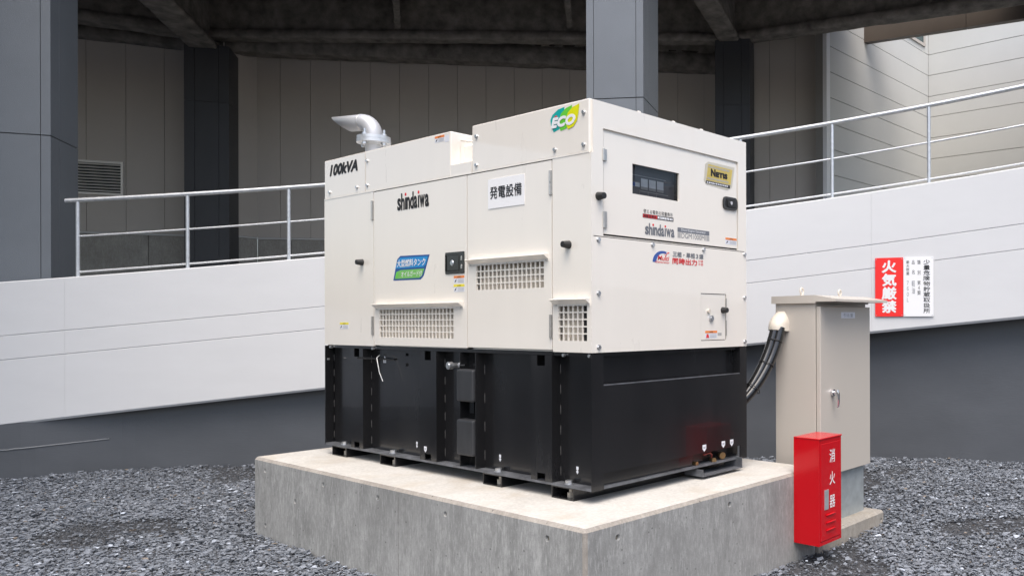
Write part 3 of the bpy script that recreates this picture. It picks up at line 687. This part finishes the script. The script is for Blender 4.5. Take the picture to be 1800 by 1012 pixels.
MB().add([(.285, .0182, 2.07), (.657, .0182, 2.07), (.657, .0182, 2.236), (.285, .0182, 2.236)], [(0, 1, 2, 3)]).build('window_pane', 'glass', cd)
FI = Fr((0, .060, 0), (1, 0, 0), (0, -1, 0))
for k in range(3):
    u = .405+k*.062; gz = decal('gauge', FI, rect(u, u+.052, 2.118, 2.176), .003, 'gauge', cd); decal('gauge_base', FI, rect(u, u+.052, 2.118, 2.132), .0036, 'lgrey', gz)
decal('nameplate', FI, rect(.335, .395, 2.128, 2.150), .003, 'gauge', cd); decal('nameplate', FI, rect(.335, .360, 2.1285, 2.1495), .0038, 'mblue', cd)
mb = MB()
for u in (.335, .395, .46, .525): poly_fr(mb, FI, rect(u, u+.002, 2.075, 2.115), .001, .002)
poly_fr(mb, FI, rect(.40, .62, 2.106, 2.110), .001, .002); poly_fr(mb, FI, rect(.33, .60, 2.186, 2.190), .001, .002); mb.build('panel_lines', 'lgrey', cd)
def whinge(z0, z1):
    MB().cyl((.080, -.003, z0), (.080, -.003, z1), .0058, n=10).bbox(.084, .104, -.002, .0035, z0, z1, .001, 1).build('hinge', 'steel', cd)
whinge(2.214, 2.272); whinge(1.880, 1.962)
knob(wf_, (.047, 0, 2.033), (0, -1, 0)); 
# flush handle of the control door
mb = MB(); poly_fr(mb, FWd, rrect(1.036, 1.172, 2.076, 2.152, .026, 5), -.004, .004); hd = mb.build('latch', 'plastic', cd)
decal('latch_well', FWd, rrect(1.052, 1.158, 2.088, 2.140, .018, 5), .0047, 'black_in', hd)
mb = MB(); poly_fr(mb, FWd, rrect(1.072, 1.155, 2.092, 2.136, .012, 4), .0048, .0085); mb.build('latch_paddle', 'rubber', hd)
MB().cyl((1.102, -.0085, 2.116), (1.102, -.012, 2.116), .0105, n=14).build('key_cylinder', 'chrome', hd)
# socket door
mb = MB(); plate(mb, FWd, .833, 1.056, 1.308, 1.571, -.012, -.003); sd = mb.build('socket_door', 'cream', g)
MB().box(.82, 1.07, .014, .074, 1.295, 1.585).build('socket_box', 'black_in', sd)
knob(sd, (1.032, .003, 1.480), (0, -1, 0), .019, .036)
MB().cyl((.921, .003, 1.432), (.921, -.008, 1.432), .018, n=18).cyl((.921, -.008, 1.432), (.921, -.011, 1.432), .011, n=14).build('coin_lock', 'zinc', sd)
MB().cyl((.897, .003, 1.474), (.897, -.010, 1.474), .012, n=12).build('push_button', 'hood', sd)
MB().cyl((1.0585, -.002, 1.33), (1.0585, -.002, 1.42), .0045, n=8).cyl((1.0585, -.002, 1.47), (1.0585, -.002, 1.55), .0045, n=8).build('hinge', 'steel', sd)
# paddle lock on the engine door
mb = MB(); mb.bbox(-.006, .002, 1.039, 1.223, 1.690, 1.814, .0035, 2); lk = mb.build('paddle_lock', 'plastic', d1)
MB().bbox(-.010, -.004, 1.085, 1.198, 1.706, 1.798, .003, 2).build('lock_plate', 'plastic', lk)
MB().cyl((-.010, 1.147, 1.752), (-.014, 1.147, 1.752), .017, .013, 16).build('key_cylinder', 'zinc', lk)
for z in (1.775, 1.728): MB().bbox(-.009, -.0055, 1.054, 1.068, z-.012, z+.012, .002, 1).build('lock_boss', 'steel', lk)
MB().tube([(-.009, 1.212, 1.705), (-.009, 1.212, 1.80)], .003, 6).build('lock_edge', 'plastic', lk)
# exhaust elbow with flanges
EX = Vector((.20, 2.37, 0)); ed = Vector((-.325, .945, 0)).normalized()
ex = MB(); ex.cyl(EX+UP*2.495, EX+UP*2.6260, .054, n=24); exo = ex.build('exhaust_stub', 'exhaust', g)
MB().cyl(EX+UP*2.6180, EX+UP*2.6280, .070, n=28).cyl(EX+UP*2.6280, EX+UP*2.6500, .108, n=36).build('flange', 'galv', exo)
MB().cyl(EX+UP*2.6515, EX+UP*2.6720, .106, n=36).build('flange', 'galv', exo)
MB().cyl(EX+UP*2.6495, EX+UP*2.6520, .100, n=30).build('gasket', 'rubber', exo)
for k in range(4):
    a = rad(20+90*k); q = EX+Vector((math.cos(a)*.085, math.sin(a)*.085, 0))
    MB().cyl(q+UP*2.6720, q+UP*2.6860, .015, n=6, smooth=False).cyl(q+UP*2.6860, q+UP*2.7130, .0085, n=10).cyl(q+UP*2.6100, q+UP*2.6280, .014, n=6, smooth=False).build('flange_bolt', 'zinc', exo)
R_ = .098; path = [EX+UP*2.6680]
for i in range(11):
    a = math.pi*.5*i/10; path.append(EX+UP*(2.680+R_*math.sin(a))+ed*(R_*(1-math.cos(a))))
eb = path[-1]; mb = MB(); mb.tube(path, .056, 28, cap=False)
# slanted tail pipe: cut at 45 degrees, top lip longest
nseg = 28; s_ = ed.cross(UP); ring0 = []; ring1 = []; ring2 = []
for k in range(nseg):
    a = 2*math.pi*k/nseg; off = UP*math.cos(a)+s_*math.sin(a); L_ = .17+.075*math.cos(a)
    ring0.append(eb+off*.0548); ring1.append(eb+ed*L_+off*.0548); ring2.append(eb+ed*L_+off*.050)
vv = ring0+ring1+ring2; ff = [(k, (k+1) % nseg, nseg+(k+1) % nseg, nseg+k) for k in range(nseg)]+[(nseg+k, nseg+(k+1) % nseg, 2*nseg+(k+1) % nseg, 2*nseg+k) for k in range(nseg)]
ring3 = [eb-ed*.0+ (p-eb-ed*((p-eb).dot(ed)))*.9 for p in ring2]; vv += ring3; ff += [(2*nseg+k, 2*nseg+(k+1) % nseg, 3*nseg+(k+1) % nseg, 3*nseg+k) for k in range(nseg)]
mb.add(vv, ff, smooth=True); mb.build('exhaust_elbow', 'exhaust', exo)
MB().tube([eb+(UP*math.cos(2*math.pi*k/24)+s_*math.sin(2*math.pi*k/24))*.0555 for k in range(25)], .0035, 6).build('weld_seam', 'steel', exo)

# --- lettering and stickers, long side
def leaf(cu, cv, s, lean): 
    pts = []
    for k in range(17):
        t = k/16; a = math.pi*t; pts.append((cu+s*(-.5*math.cos(a)*0-.46*math.sin(a)+lean*(t-.5)), cv+s*(t-.5)*1.5))
    for k in range(15, 0, -1):
        t = k/16; a = math.pi*t; pts.append((cu+s*(.40*math.sin(a)*(.65+.35*t)+lean*(t-.5)), cv+s*(t-.5)*1.5))
    return pts[::-1]
LEAF = ([(-.194, 2.492), (-.242, 2.487), (-.285, 2.465), (-.301, 2.442), (-.297, 2.415), (-.276, 2.376), (-.235, 2.386), (-.208, 2.408), (-.197, 2.447)],
        [(-.136, 2.493), (-.181, 2.485), (-.219, 2.463), (-.235, 2.432), (-.233, 2.401), (-.222, 2.376), (-.182, 2.383), (-.155, 2.405), (-.144, 2.444)],
        [(-.082, 2.492), (-.132, 2.482), (-.166, 2.460), (-.181, 2.429), (-.178, 2.398), (-.166, 2.376), (-.125, 2.386), (-.099, 2.412), (-.089, 2.448)])
E0 = decal('eco_sticker', FL, LEAF[0], .0010, 'teal', cr)
decal('leaf', FL, LEAF[1], .0018, 'lime', E0); decal('leaf', FL, LEAF[2], .0026, 'leafy', E0)
text('ECO', FL, -.291, -.113, 2.398, 2.446, .0034, 'white', E0, .02, .25, thick=.003)
decal('leaf_tip', FL, [(-.272, 2.450), (-.245, 2.451), (-.252, 2.459)], .0036, 'redink', E0)
text('100kVA', FL, -2.565, -2.205, 2.399, 2.470, .0008, 'ink', cv, .02, .25, thick=.0035)
def brand(fr, u0, u1, v0, vx, vt, d, ink, parent):
    """maker's name, letter by letter: narrow heavy letters"""
    W_ = u1-u0
    for ch, a, b, tall in (('s', 0, .112, 0), ('h', .125, .232, 1), ('n', .300, .405, 0), ('d', .418, .523, 1), ('a', .537, .638, 0), ('w', .715, .872, 0), ('a', .885, 1, 0)):
        text(ch, fr, u0+a*W_, u0+b*W_, v0, vt if tall else vx, d, ink, parent, .02, thick=W_*.004)
    for a in (.247, .660): decal('lettering', fr, rect(u0+a*W_, u0+(a+.042)*W_, v0, vx), d, ink, parent); disc(fr, u0+(a+.021)*W_, vt-W_*.026, W_*.028, d+.0004, 'redink', parent)
def disc(fr, u, v, r, d, m, parent, name='dot'):
    return decal(name, fr, [(u+r*math.cos(2*math.pi*k/12), v+r*math.sin(2*math.pi*k/12)) for k in range(12)], d, m, parent)
brand(FL, -1.731, -1.392, 2.098, 2.171, 2.199, .0009, 'ink', d1)
PB = MB(); poly_fr(PB, FL, rect(-.819, -.508, 2.0315, 2.192), .0005, .003); pb = PB.build('name_board', 'signwhite', d2)
text('発電設備', FL, -.800, -.529, 2.083, 2.150, .0036, 'ink', pb, .004, thick=.0006)
# big fuel tank sticker
T0 = decal('tank_sticker', FL, [(-1.780, 1.671), (-1.480, 1.669), (-1.448, 1.69), (-1.386, 1.813), (-1.70, 1.819), (-1.735, 1.80)], .0010, 'blue', d1)
decal('sticker_field', FL, [(-1.757, 1.742), (-1.447, 1.742), (-1.425, 1.755), (-1.400, 1.803), (-1.695, 1.808), (-1.722, 1.797)], .0018, 'ltblue', T0)
decal('sticker_field', FL, [(-1.762, 1.680), (-1.49, 1.679), (-1.462, 1.695), (-1.440, 1.732), (-1.70, 1.732), (-1.745, 1.722)], .0018, 'green', T0)
text('大型燃料タンク', FL, -1.735, -1.425, 1.750, 1.795, .0025, 'white', T0, .006, .12, thick=.0006)
text('オイルガード付', FL, -1.690, -1.462, 1.688, 1.724, .0025, 'white', T0, .006, .12)
decal('leaf', FL, leaf(-1.735, 1.703, .028, .2), .0025, 'lime', T0)
def warn(fr, u0, u1, v, hdr, parent, h1=.014, h2=.029, pict=True):
    s = decal('warning_sticker', fr, rect(u0, u1, v-h1-h2, v), .0008, 'stick', parent)
    decal('header', fr, rect(u0, u1, v-h1, v), .0014, hdr, s); text('▲警告' if hdr == 'orange' else '▲注意', fr, u0+(u1-u0)*.36, u0+(u1-u0)*.66, v-h1*.85, v-h1*.2, .0019, 'ink', s)
    mb = MB(); 
    for k in range(3): poly_fr(mb, fr, rect(u0+(u1-u0)*.38, u1-(u1-u0)*.06, v-h1-h2*(.30+.24*k), v-h1-h2*(.24+.24*k)), .0014, .0017)
    mb.build('small_print', 'lgrey', s)['kind'] = 'stuff'
    if pict: decal('pictogram', fr, [(u0+.008, v-h1-h2*.85), (u0+.022, v-h1-h2*.6), (u0+.026, v-h1-h2*.15), (u0+.012, v-h1-h2*.5)], .0014, 'ink', s)
    return s
warn(FL, -1.143, -1.041, 1.678, 'orange', d1); warn(FL, -1.144, -1.041, 1.629, 'yellow', d1); warn(FL, -2.437, -2.323, 1.413, 'yellow', pl); warn(FL, -1.328, -1.232, 2.497, 'orange', cv, .013, .024)
decal('sticker', FL, rect(-1.228, -1.186, 2.452, 2.490), .0008, 'stick', cv)
# --- lettering and stickers, short side (control door is set back 4 mm)
FD = Fr((0, .006, 0), (1, 0, 0), (0, -1, 0))
N0 = decal('maker_plate', FD, [(.884, 2.202), (1.085, 2.192), (1.128, 2.215), (1.153, 2.335), (.905, 2.335), (.878, 2.318), (.865, 2.225)], .0012, 'goldlt', cd)
decal('plate_field', FD, [(.885, 2.226), (1.112, 2.226), (1.132, 2.318), (.905, 2.320)], .0020, 'gold', N0)
decal('plate_foot', FD, [(.880, 2.208), (1.105, 2.204), (1.110, 2.222), (.884, 2.224)], .0020, 'ink', N0)
text('N', FD, .928, .968, 2.256, 2.296, .0026, 'ink', N0, .03, thick=.002); text('ETIS', FD, .974, 1.080, 2.256, 2.284, .0026, 'ink', N0, .03, thick=.002)
def fine_print(fr, u0, u1, v0, v1, d, m, parent, n=9):
    """print too small to read: a row of little blocks"""
    mb = MB(); w_ = (u1-u0)/n
    for k in range(n): poly_fr(mb, fr, rect(u0+k*w_, u0+(k+random.uniform(.62, .85))*w_, v0+random.uniform(0, .15)*(v1-v0), v1-random.uniform(0, .15)*(v1-v0)), d-.0003, d)
    o = mb.build('fine_print', m, parent); o['kind'] = 'stuff'; return o
fine_print(FD, .905, 1.105, 2.300, 2.312, .0026, 'lgrey', N0, 14); fine_print(FD, .895, 1.095, 2.233, 2.245, .0026, 'lgrey', N0, 14); fine_print(FD, .89, 1.09, 2.210, 2.219, .0026, 'stick', N0, 12)
text('使える電気の容量表示', FD, .369, .598, 1.984, 2.006, .0008, 'ink', cd, .004)
st = decal('notice_strip', FD, rect(.364, .604, 1.960, 1.981), .0008, 'ink', cd); decal('strip_half', FD, rect(.366, .474, 1.962, 1.979), .0014, 'redink', st)
fine_print(FD, .370, .470, 1.964, 1.977, .0019, 'ink', st, 8); fine_print(FD, .478, .600, 1.964, 1.977, .0019, 'white', st, 9)
brand(FD, .382, .611, 1.874, 1.917, 1.934, .0009, 'grey_ink', cd)
dg_ = decal('model_plate', FD, rect(.638, .913, 1.908, 1.933), .0008, 'grey_ink', cd); text('Diesel Engine Generator', FD, .668, .880, 1.912, 1.929, .0014, 'white', dg_)
decal('model_bar', FD, rect(.638, .664, 1.876, 1.905), .0008, 'lgrey', dg_); decal('model_bar', FD, rect(.886, .913, 1.876, 1.905), .0008, 'lgrey', dg_)
text('DGM1000MI', FD, .670, .880, 1.876, 1.905, .0008, 'grey_ink', dg_, 0)
warn(FD, 1.063, 1.172, 1.911, 'orange', cd, .013, .026)
# multi generator emblem and text on the end panel
FE = FWd; mu = []
for k in range(13): a = math.pi*(1-k/12*.62); mu.append((.512+.080*math.cos(a), 1.731+.063*math.sin(a)))
for k in range(12, -1, -1): a = math.pi*(1-k/12*.62); mu.append((.518+.058*math.cos(a), 1.731+.050*math.sin(a)))
m0 = decal('emblem', FE, mu[::-1], .0008, 'mblue', wp)
decal('swoosh', FE, [(.522, 1.786), (.534, 1.760), (.545, 1.780), (.566, 1.786), (.552, 1.790), (.540, 1.778), (.533, 1.768)], .0012, 'redink', m0)
text('Multi', FE, .470, .562, 1.742, 1.768, .0012, 'redink', m0, .015, .2); text('Generator', FE, .452, .566, 1.728, 1.739, .0012, 'redink', m0, .01, .1)
text('三相・単相３線', FE, .591, .851, 1.768, 1.797, .0008, 'grey_ink', wp, .008, thick=.0006); text('同時出力', FE, .589, .795, 1.729, 1.762, .0008, 'redink', wp, .008, thick=.001)
text('切替', FE, .806, .850, 1.748, 1.762, .0008, 'redink', wp); text('不要', FE, .806, .850, 1.730, 1.744, .0008, 'redink', wp)
FS = Fr((0, .003, 0), (1, 0, 0), (0, -1, 0))
ws = warn(FS, .869, .978, 1.361, 'orange', sd, .014, .030, False); decal('pictogram', FS, [(.877, 1.320), (.905, 1.320), (.898, 1.342), (.884, 1.342)], .0016, 'redink', ws); decal('sticker', FS, rect(.985, 1.020, 1.332, 1.348), .0008, 'lgrey', sd)

# ================================================================== electrical cabinet
CB = thing('electrical_cabinet', 'beige outdoor electrical cabinet with hooded roof beside the generator plinth', 'cabinet', (1.98, -.10, .105)); c = CB
MB().box(1.70, 2.285, -.245, .03, .105, .428).build('base_skirt', 'galv_sheet', c)
MB().bbox(1.653, 2.31, -.250, .055, .424, 1.526, .003, 2).build('body', 'cab', c)
cdoor = MB().bbox(1.657, 2.309, -.285, -.254, .428, 1.507, .004, 2).build('door', 'cab', c)
MB().box(1.665, 2.30, -.2545, -.2495, .436, 1.50).build('door_gasket', 'rubber', c)
pr = [(.075, 1.5265), (.075, 1.574), (-.255, 1.578), (-.41, 1.551), (-.41, 1.536), (-.262, 1.536), (-.262, 1.5265)]
MB().prism(pr, (1.634, 0, 0), (0, 1, 0), (0, 0, 1), (1, 0, 0), 0, .694).build('roof', 'cab', c)
for x, y in ((1.73, -.10), (2.215, -.10)):
    mb = MB(); mb.cyl((x, y, 1.574), (x, y, 1.590), .015, .011, 12)
    mb.tube([(x+.019*math.sin(2*math.pi*k/16), y, 1.609-.019*math.cos(2*math.pi*k/16)) for k in range(17)], .0058, 8); mb.build('eyebolt', 'hood', c)
FC = Fr((0, -.285, 0), (1, 0, 0), (0, -1, 0))
nb = MB(); poly_fr(nb, FC, rect(1.915, 2.095, 1.432, 1.472), 0, .002); nbo = nb.build('nameplate', 'stick', cdoor); [text(ch_, FC, 1.945+.044*k_, 1.977+.044*k_, 1.440, 1.464, .0026, 'grey_ink', nbo) for k_, ch_ in enumerate('引込盤')]
MB().cyl((1.795, -.285, .955), (1.795, -.302, .955), .022, n=18).cyl((1.795, -.302, .955), (1.795, -.325, .955), .013, n=12).build('handle_boss', 'chrome', cdoor)
mb = MB(); mb.tube([(1.795, -.325, .972), (1.797, -.330, .95), (1.800, -.331, .90), (1.804, -.326, .868), (1.800, -.320, .862)], [.009, .011, .009, .007, .005], 10); mb.build('handle_lever', 'chrome', cdoor)
# cable entry hood on the cabinet side
hx = 1.653; prof2 = []
mb = MB(); v = []; f = []; NN = 14
for j in range(9):                                # rows from top to mouth
    t = j/8; zc = 1.478-.118*t; out = .10*math.sin(min(1, t*1.12)*math.pi*.5)**.9; hw_ = .028+.038*math.sin(min(1, t*1.6)*math.pi*.5)
    for k in range(NN+1):
        a = math.pi*k/NN; v.append((hx-out*math.sin(a)**.75-.0005, .012+hw_*math.cos(a), zc-.012*(1-math.sin(a))*t))
for j in range(8):
    for k in range(NN): f.append((j*(NN+1)+k, j*(NN+1)+k+1, (j+1)*(NN+1)+k+1, (j+1)*(NN+1)+k))
mb.add(v, f, smooth=True); mb.build('cable_hood', 'hood', c)
# black power cables from the generator to the hood
def bez(p, n=26):
    p = [Vector(q) for q in p]; return [p[0]*(1-t)**3+p[1]*3*t*(1-t)**2+p[2]*3*t*t*(1-t)+p[3]*t**3 for t in [i/n for i in range(n+1)]]
cb = thing('power_cables', 'bundle of glossy black power cables running from generator to cabinet hood', 'cable', (1.40, .20, .95))
M['cable'] = mat('cable_sheath', (.010, .010, .010), .2, coat=.4)
CP = ((1.20, .11, .84), (1.37, .040, .93), (1.52, -.005, 1.13), (1.598, -.006, 1.372))
for (ax_, ay_, az_), (bx_, by_), r in (((.018, .0, .012), (.006, -.012), .032), ((-.022, .030, -.016), (-.008, .020), .032), ((.010, .045, -.03), (.014, .016), .022)):
    p_ = [Vector(q) for q in CP]; p_[0] += Vector((ax_, ay_, az_)); p_[1] += Vector((ax_, ay_, az_)); p_[2] += Vector(((ax_+bx_)/2, (ay_+by_)/2, az_/2)); p_[3] += Vector((bx_, by_, 0))
    MB().tube(bez(p_), r, 14).build('cable', 'cable', cb)
for t in (.40, .66, .88):
    q = bez(CP, 50); i = int(t*50); ax = (q[i+1]-q[i]).normalized()
    u = ax.cross(UP).normalized(); w_ = ax.cross(u); cc = q[i]+Vector((.0, .014, -.004))*(1-t*.6); rr_ = .062-.012*t
    MB().tube([cc+(u*math.cos(a)+w_*math.sin(a)*.86)*rr_ for a in [2*math.pi*k/18 for k in range(19)]], .0028, 6).build('cable_tie', 'rubber', cb)

# ================================================================== fire extinguisher box
FX = thing('extinguisher_box', 'red steel fire extinguisher box fixed to the side of the concrete plinth', 'extinguisher box', (1.405, -.42, .113)); x = FX
x0, x1, y0, y1, z0, z1 = 1.280, 1.531, -.505, -.331, .115, .733
mb = MB(); plate(mb, Fr((0, y0, 0), (1, 0, 0), (0, -1, 0)), x0, x1, z0, z1-.004, -.012, 0, [(x0+.012, x1-.012, z0+.022, z1-.026)])
mb.box(x0, x0+.002, y0+.0122, y1, z0, z1-.004).box(x1-.002, x1, y0+.0122, y1, z0, z1-.004).box(x0+.002, x1-.002, y1-.002, y1, z0, z1-.004).box(x0+.002, x1-.002, y0+.0122, y1-.002, z0, z0+.002)
mb.build('case', 'red', x)
MB().bbox(x0-.003, x1+.003, y0-.006, y1, z1-.0038, z1+.004, .002, 1).build('lid', 'red', x)
xd = MB().bbox(x0+.014, x1-.014, y0-.0035, y0+.010, z0+.024, z1-.028, .003, 2).build('door', 'red', x)
FB = Fr((0, y0-.0035, 0), (1, 0, 0), (0, -1, 0))
for ch, va, vb in (('消', .585, .662), ('火', .455, .530), ('器', .320, .392)): text(ch, FB, 1.392, 1.452, va, vb, .0006, 'white', xd, .0, thick=.0008)
mb = MB(); plate(mb, FB, 1.332, 1.376, .318, .432, 0, .004); hdl = mb.build('pull_handle', 'galv', xd); decal('handle_recess', FB, rect(1.339, 1.369, .335, .424), .0046, 'galv_sheet', hdl)
for k in range(3):
    vz = .196+k*.044; mb = MB(); mb.tube([FB.p(1.352, vz-.002, .000), FB.p(1.362, vz, .004), FB.p(1.440, vz+.0, .004), FB.p(1.452, vz-.002, .0)], .0058, 8); mb.build('louvre_rib', 'red', xd)

# ================================================================== signs on the parapet
def sign(name, label, t0, t1, za, zb, m):
    a = cyl_p(t0, 11.988, 0); b = cyl_p(t1, 11.988, 0); r = (b-a); wd_ = r.length; r.normalize(); out = Vector((r.y, -r.x, 0))
    if out.dot(O-a) < 0: out = -out
    fr = Fr(a, r, out); t = thing(name, label, 'sign', a+UP*za); mb = MB(); poly_fr(mb, fr, rrect(0, wd_, za, zb, .006, 3), -.001, .001); mb.build('board', m, t)
    for u in (.012, wd_-.012):
        for v_ in (za+.012, zb-.012): MB().cyl(fr.p(u, v_, .001), fr.p(u, v_, .003), .004, n=8).build('rivet', 'zinc', t)
    return t, fr, wd_
sr, fr, wd_ = sign('fire_warning_sign', 'red warning sign with four bold white characters on the white parapet', 18.425, 17.195, 1.450, 1.988, 'signred')
text('火気厳禁', fr, wd_*.235, wd_*.765, 1.480, 1.968, .0018, 'white', sr, .006, vertical=True, thick=.0042)
sw, fr, wd_ = sign('storage_notice_sign', 'white notice board with columns of small black characters right of the red sign', 17.185, 15.90, 1.450, 1.991, 'signwhite')
text('少量危険物貯蔵取扱所', fr, wd_*.66, wd_*.895, 1.476, 1.965, .0018, 'ink', sw, 0, vertical=True, thick=.0005)
for s_, u, va, vb in (('類 別 第４類', .52, 1.64, 1.962), ('品 名', .33, 1.83, 1.962), ('軽油', .33, 1.65, 1.78), ('最大数量', .145, 1.825, 1.96), ('７６０Ｌ', .145, 1.575, 1.78)):
    text(s_, fr, wd_*(u-.058), wd_*(u+.058), va, vb, .0018, 'ink' if '７' not in s_ and '軽' not in s_ else 'grey_ink', sw, 0, vertical=True)

# ================================================================== crushed stone
def chips():
    T = []
    for k in range(14):
        bm = bmesh.new()
        for _ in range(7+k % 3):
            p = Vector((random.gauss(0, 1), random.gauss(0, 1), random.gauss(0, 1))).normalized(); p.x *= random.uniform(.8, 1.25); p.y *= random.uniform(.5, .85); p.z *= random.uniform(.18, .40); bm.verts.new(p)
        r_ = bmesh.ops.convex_hull(bm, input=bm.verts); bmesh.ops.delete(bm, geom=[v for v in bm.verts if not v.link_faces], context='VERTS')
        bmesh.ops.triangulate(bm, faces=bm.faces[:]); bm.verts.index_update()
        T.append((np.array([v.co[:] for v in bm.verts]), np.array([[v.index for v in f.verts] for f in bm.faces]))); bm.free()
    # area seen by the camera, with a margin of about a metre all round
    def inside(px, py):
        dx, dy = px-CAM.x, py-CAM.y; d = dx*FW.x+dy*FW.y; s = dx*RT.x+dy*RT.y
        r = math.hypot(px-O.x, py-O.y)
        th = math.degrees(math.atan2(py-O.y, px-O.x))
        if r > dado_r(th)-.01 or d < 3.6: return None
        if not (-.96*d-.8 < s < .36*d+.9): return None
        if -.35 < px < 1.535 and -.335 < py < 2.905: return None
        if 1.5 < px < 2.38 and -.362 < py < .31: return None
        return d
    VV = []; FF = []; TT = []; n0 = 0
    A = 15.0*13.0; N = int(A*5600); xs = rng.uniform(-6.5, 5.2, N); ys = rng.uniform(-3.6, 9.6, N)
    N = int(len(xs)); cnt = 0
    for i in range(N):
        px, py = float(xs[i]), float(ys[i]); d = inside(px, py)
        if d is None: continue
        if random.random() < max(0, (d-6.0)*.10): continue
        cl_ = noise.noise((px*.9, py*.9, 4.2))+.55*noise.noise((px*2.6, py*2.6, 8.1))+(.10 if px > 1.6 else 0)+.25*max(0, 1-math.hypot(px-2.25, py+1.0)/.9)
        bare = random.random() < min(1, max(0, (cl_-.22)/.22))*.92
        near_edge = (-.42 < px < 1.6 and -.42 < py < 2.95) or (1.45 < px < 2.45 and -.44 < py < .35)
        if bare:
            if random.random() < .35: continue
            sc = random.uniform(.0035, .0075) if random.random() < .86 else random.uniform(.008, .017)
        else:
            sc = random.uniform(.0055, .0150) if random.random() < .87 else random.uniform(.015, .028)
        tv, tf = T[random.randrange(14)]
        a = random.uniform(0, 2*math.pi); ti = random.gauss(0, .24); ca, sa = math.cos(a), math.sin(a); ct, st_ = math.cos(ti), math.sin(ti)
        R = np.array([[ca, -sa, 0], [sa, ca, 0], [0, 0, 1]]) @ np.array([[1, 0, 0], [0, ct, -st_], [0, st_, ct]])
        hump = .018*noise.noise((px*1.7, py*1.7, 1.3)) if not bare else -.004
        P = (tv*sc) @ R.T + np.array([px, py, ground_z(px, py)+hump+random.uniform(-.2, .9)*sc+ (.006 if near_edge else 0)])
        VV.append(P); FF.append(tf+n0); n0 += len(tv)
        q = random.random(); b = random.uniform(.145, .245) if q < .82 else (random.uniform(.08, .145) if q < .972 else random.uniform(.32, .58))
        if bare: b *= .5
        warm = random.random() < .012
        col = (b*1.16, b*.98, b*.82) if warm else (b*.90, b*.985, b*1.12)
        TT.append(np.tile((*col, 1), (len(tv), 1)))
    V = np.concatenate(VV); F = np.concatenate(FF); C_ = np.concatenate(TT).astype(np.float32)
    me = bpy.data.meshes.new('gravel'); me.vertices.add(len(V)); me.vertices.foreach_set('co', V.astype(np.float32).ravel())
    me.loops.add(len(F)*3); me.loops.foreach_set('vertex_index', F.astype(np.int32).ravel()); me.polygons.add(len(F))
    me.polygons.foreach_set('loop_start', np.arange(0, len(F)*3, 3, dtype=np.int32)); me.polygons.foreach_set('loop_total', np.full(len(F), 3, np.int32))
    at = me.attributes.new('tint', 'FLOAT_COLOR', 'POINT'); at.data.foreach_set('color', C_.ravel())
    me.polygons.foreach_set('use_smooth', np.zeros(len(F), bool)); me.materials.append(M['gravel']); me.update(calc_edges=True); me.validate()
    o = link('gravel', me); o['kind'] = 'stuff'; tag(o, 'loose blue grey crushed stone covering the court around the plinth', 'gravel'); print('gravel tris', len(F))
chips()
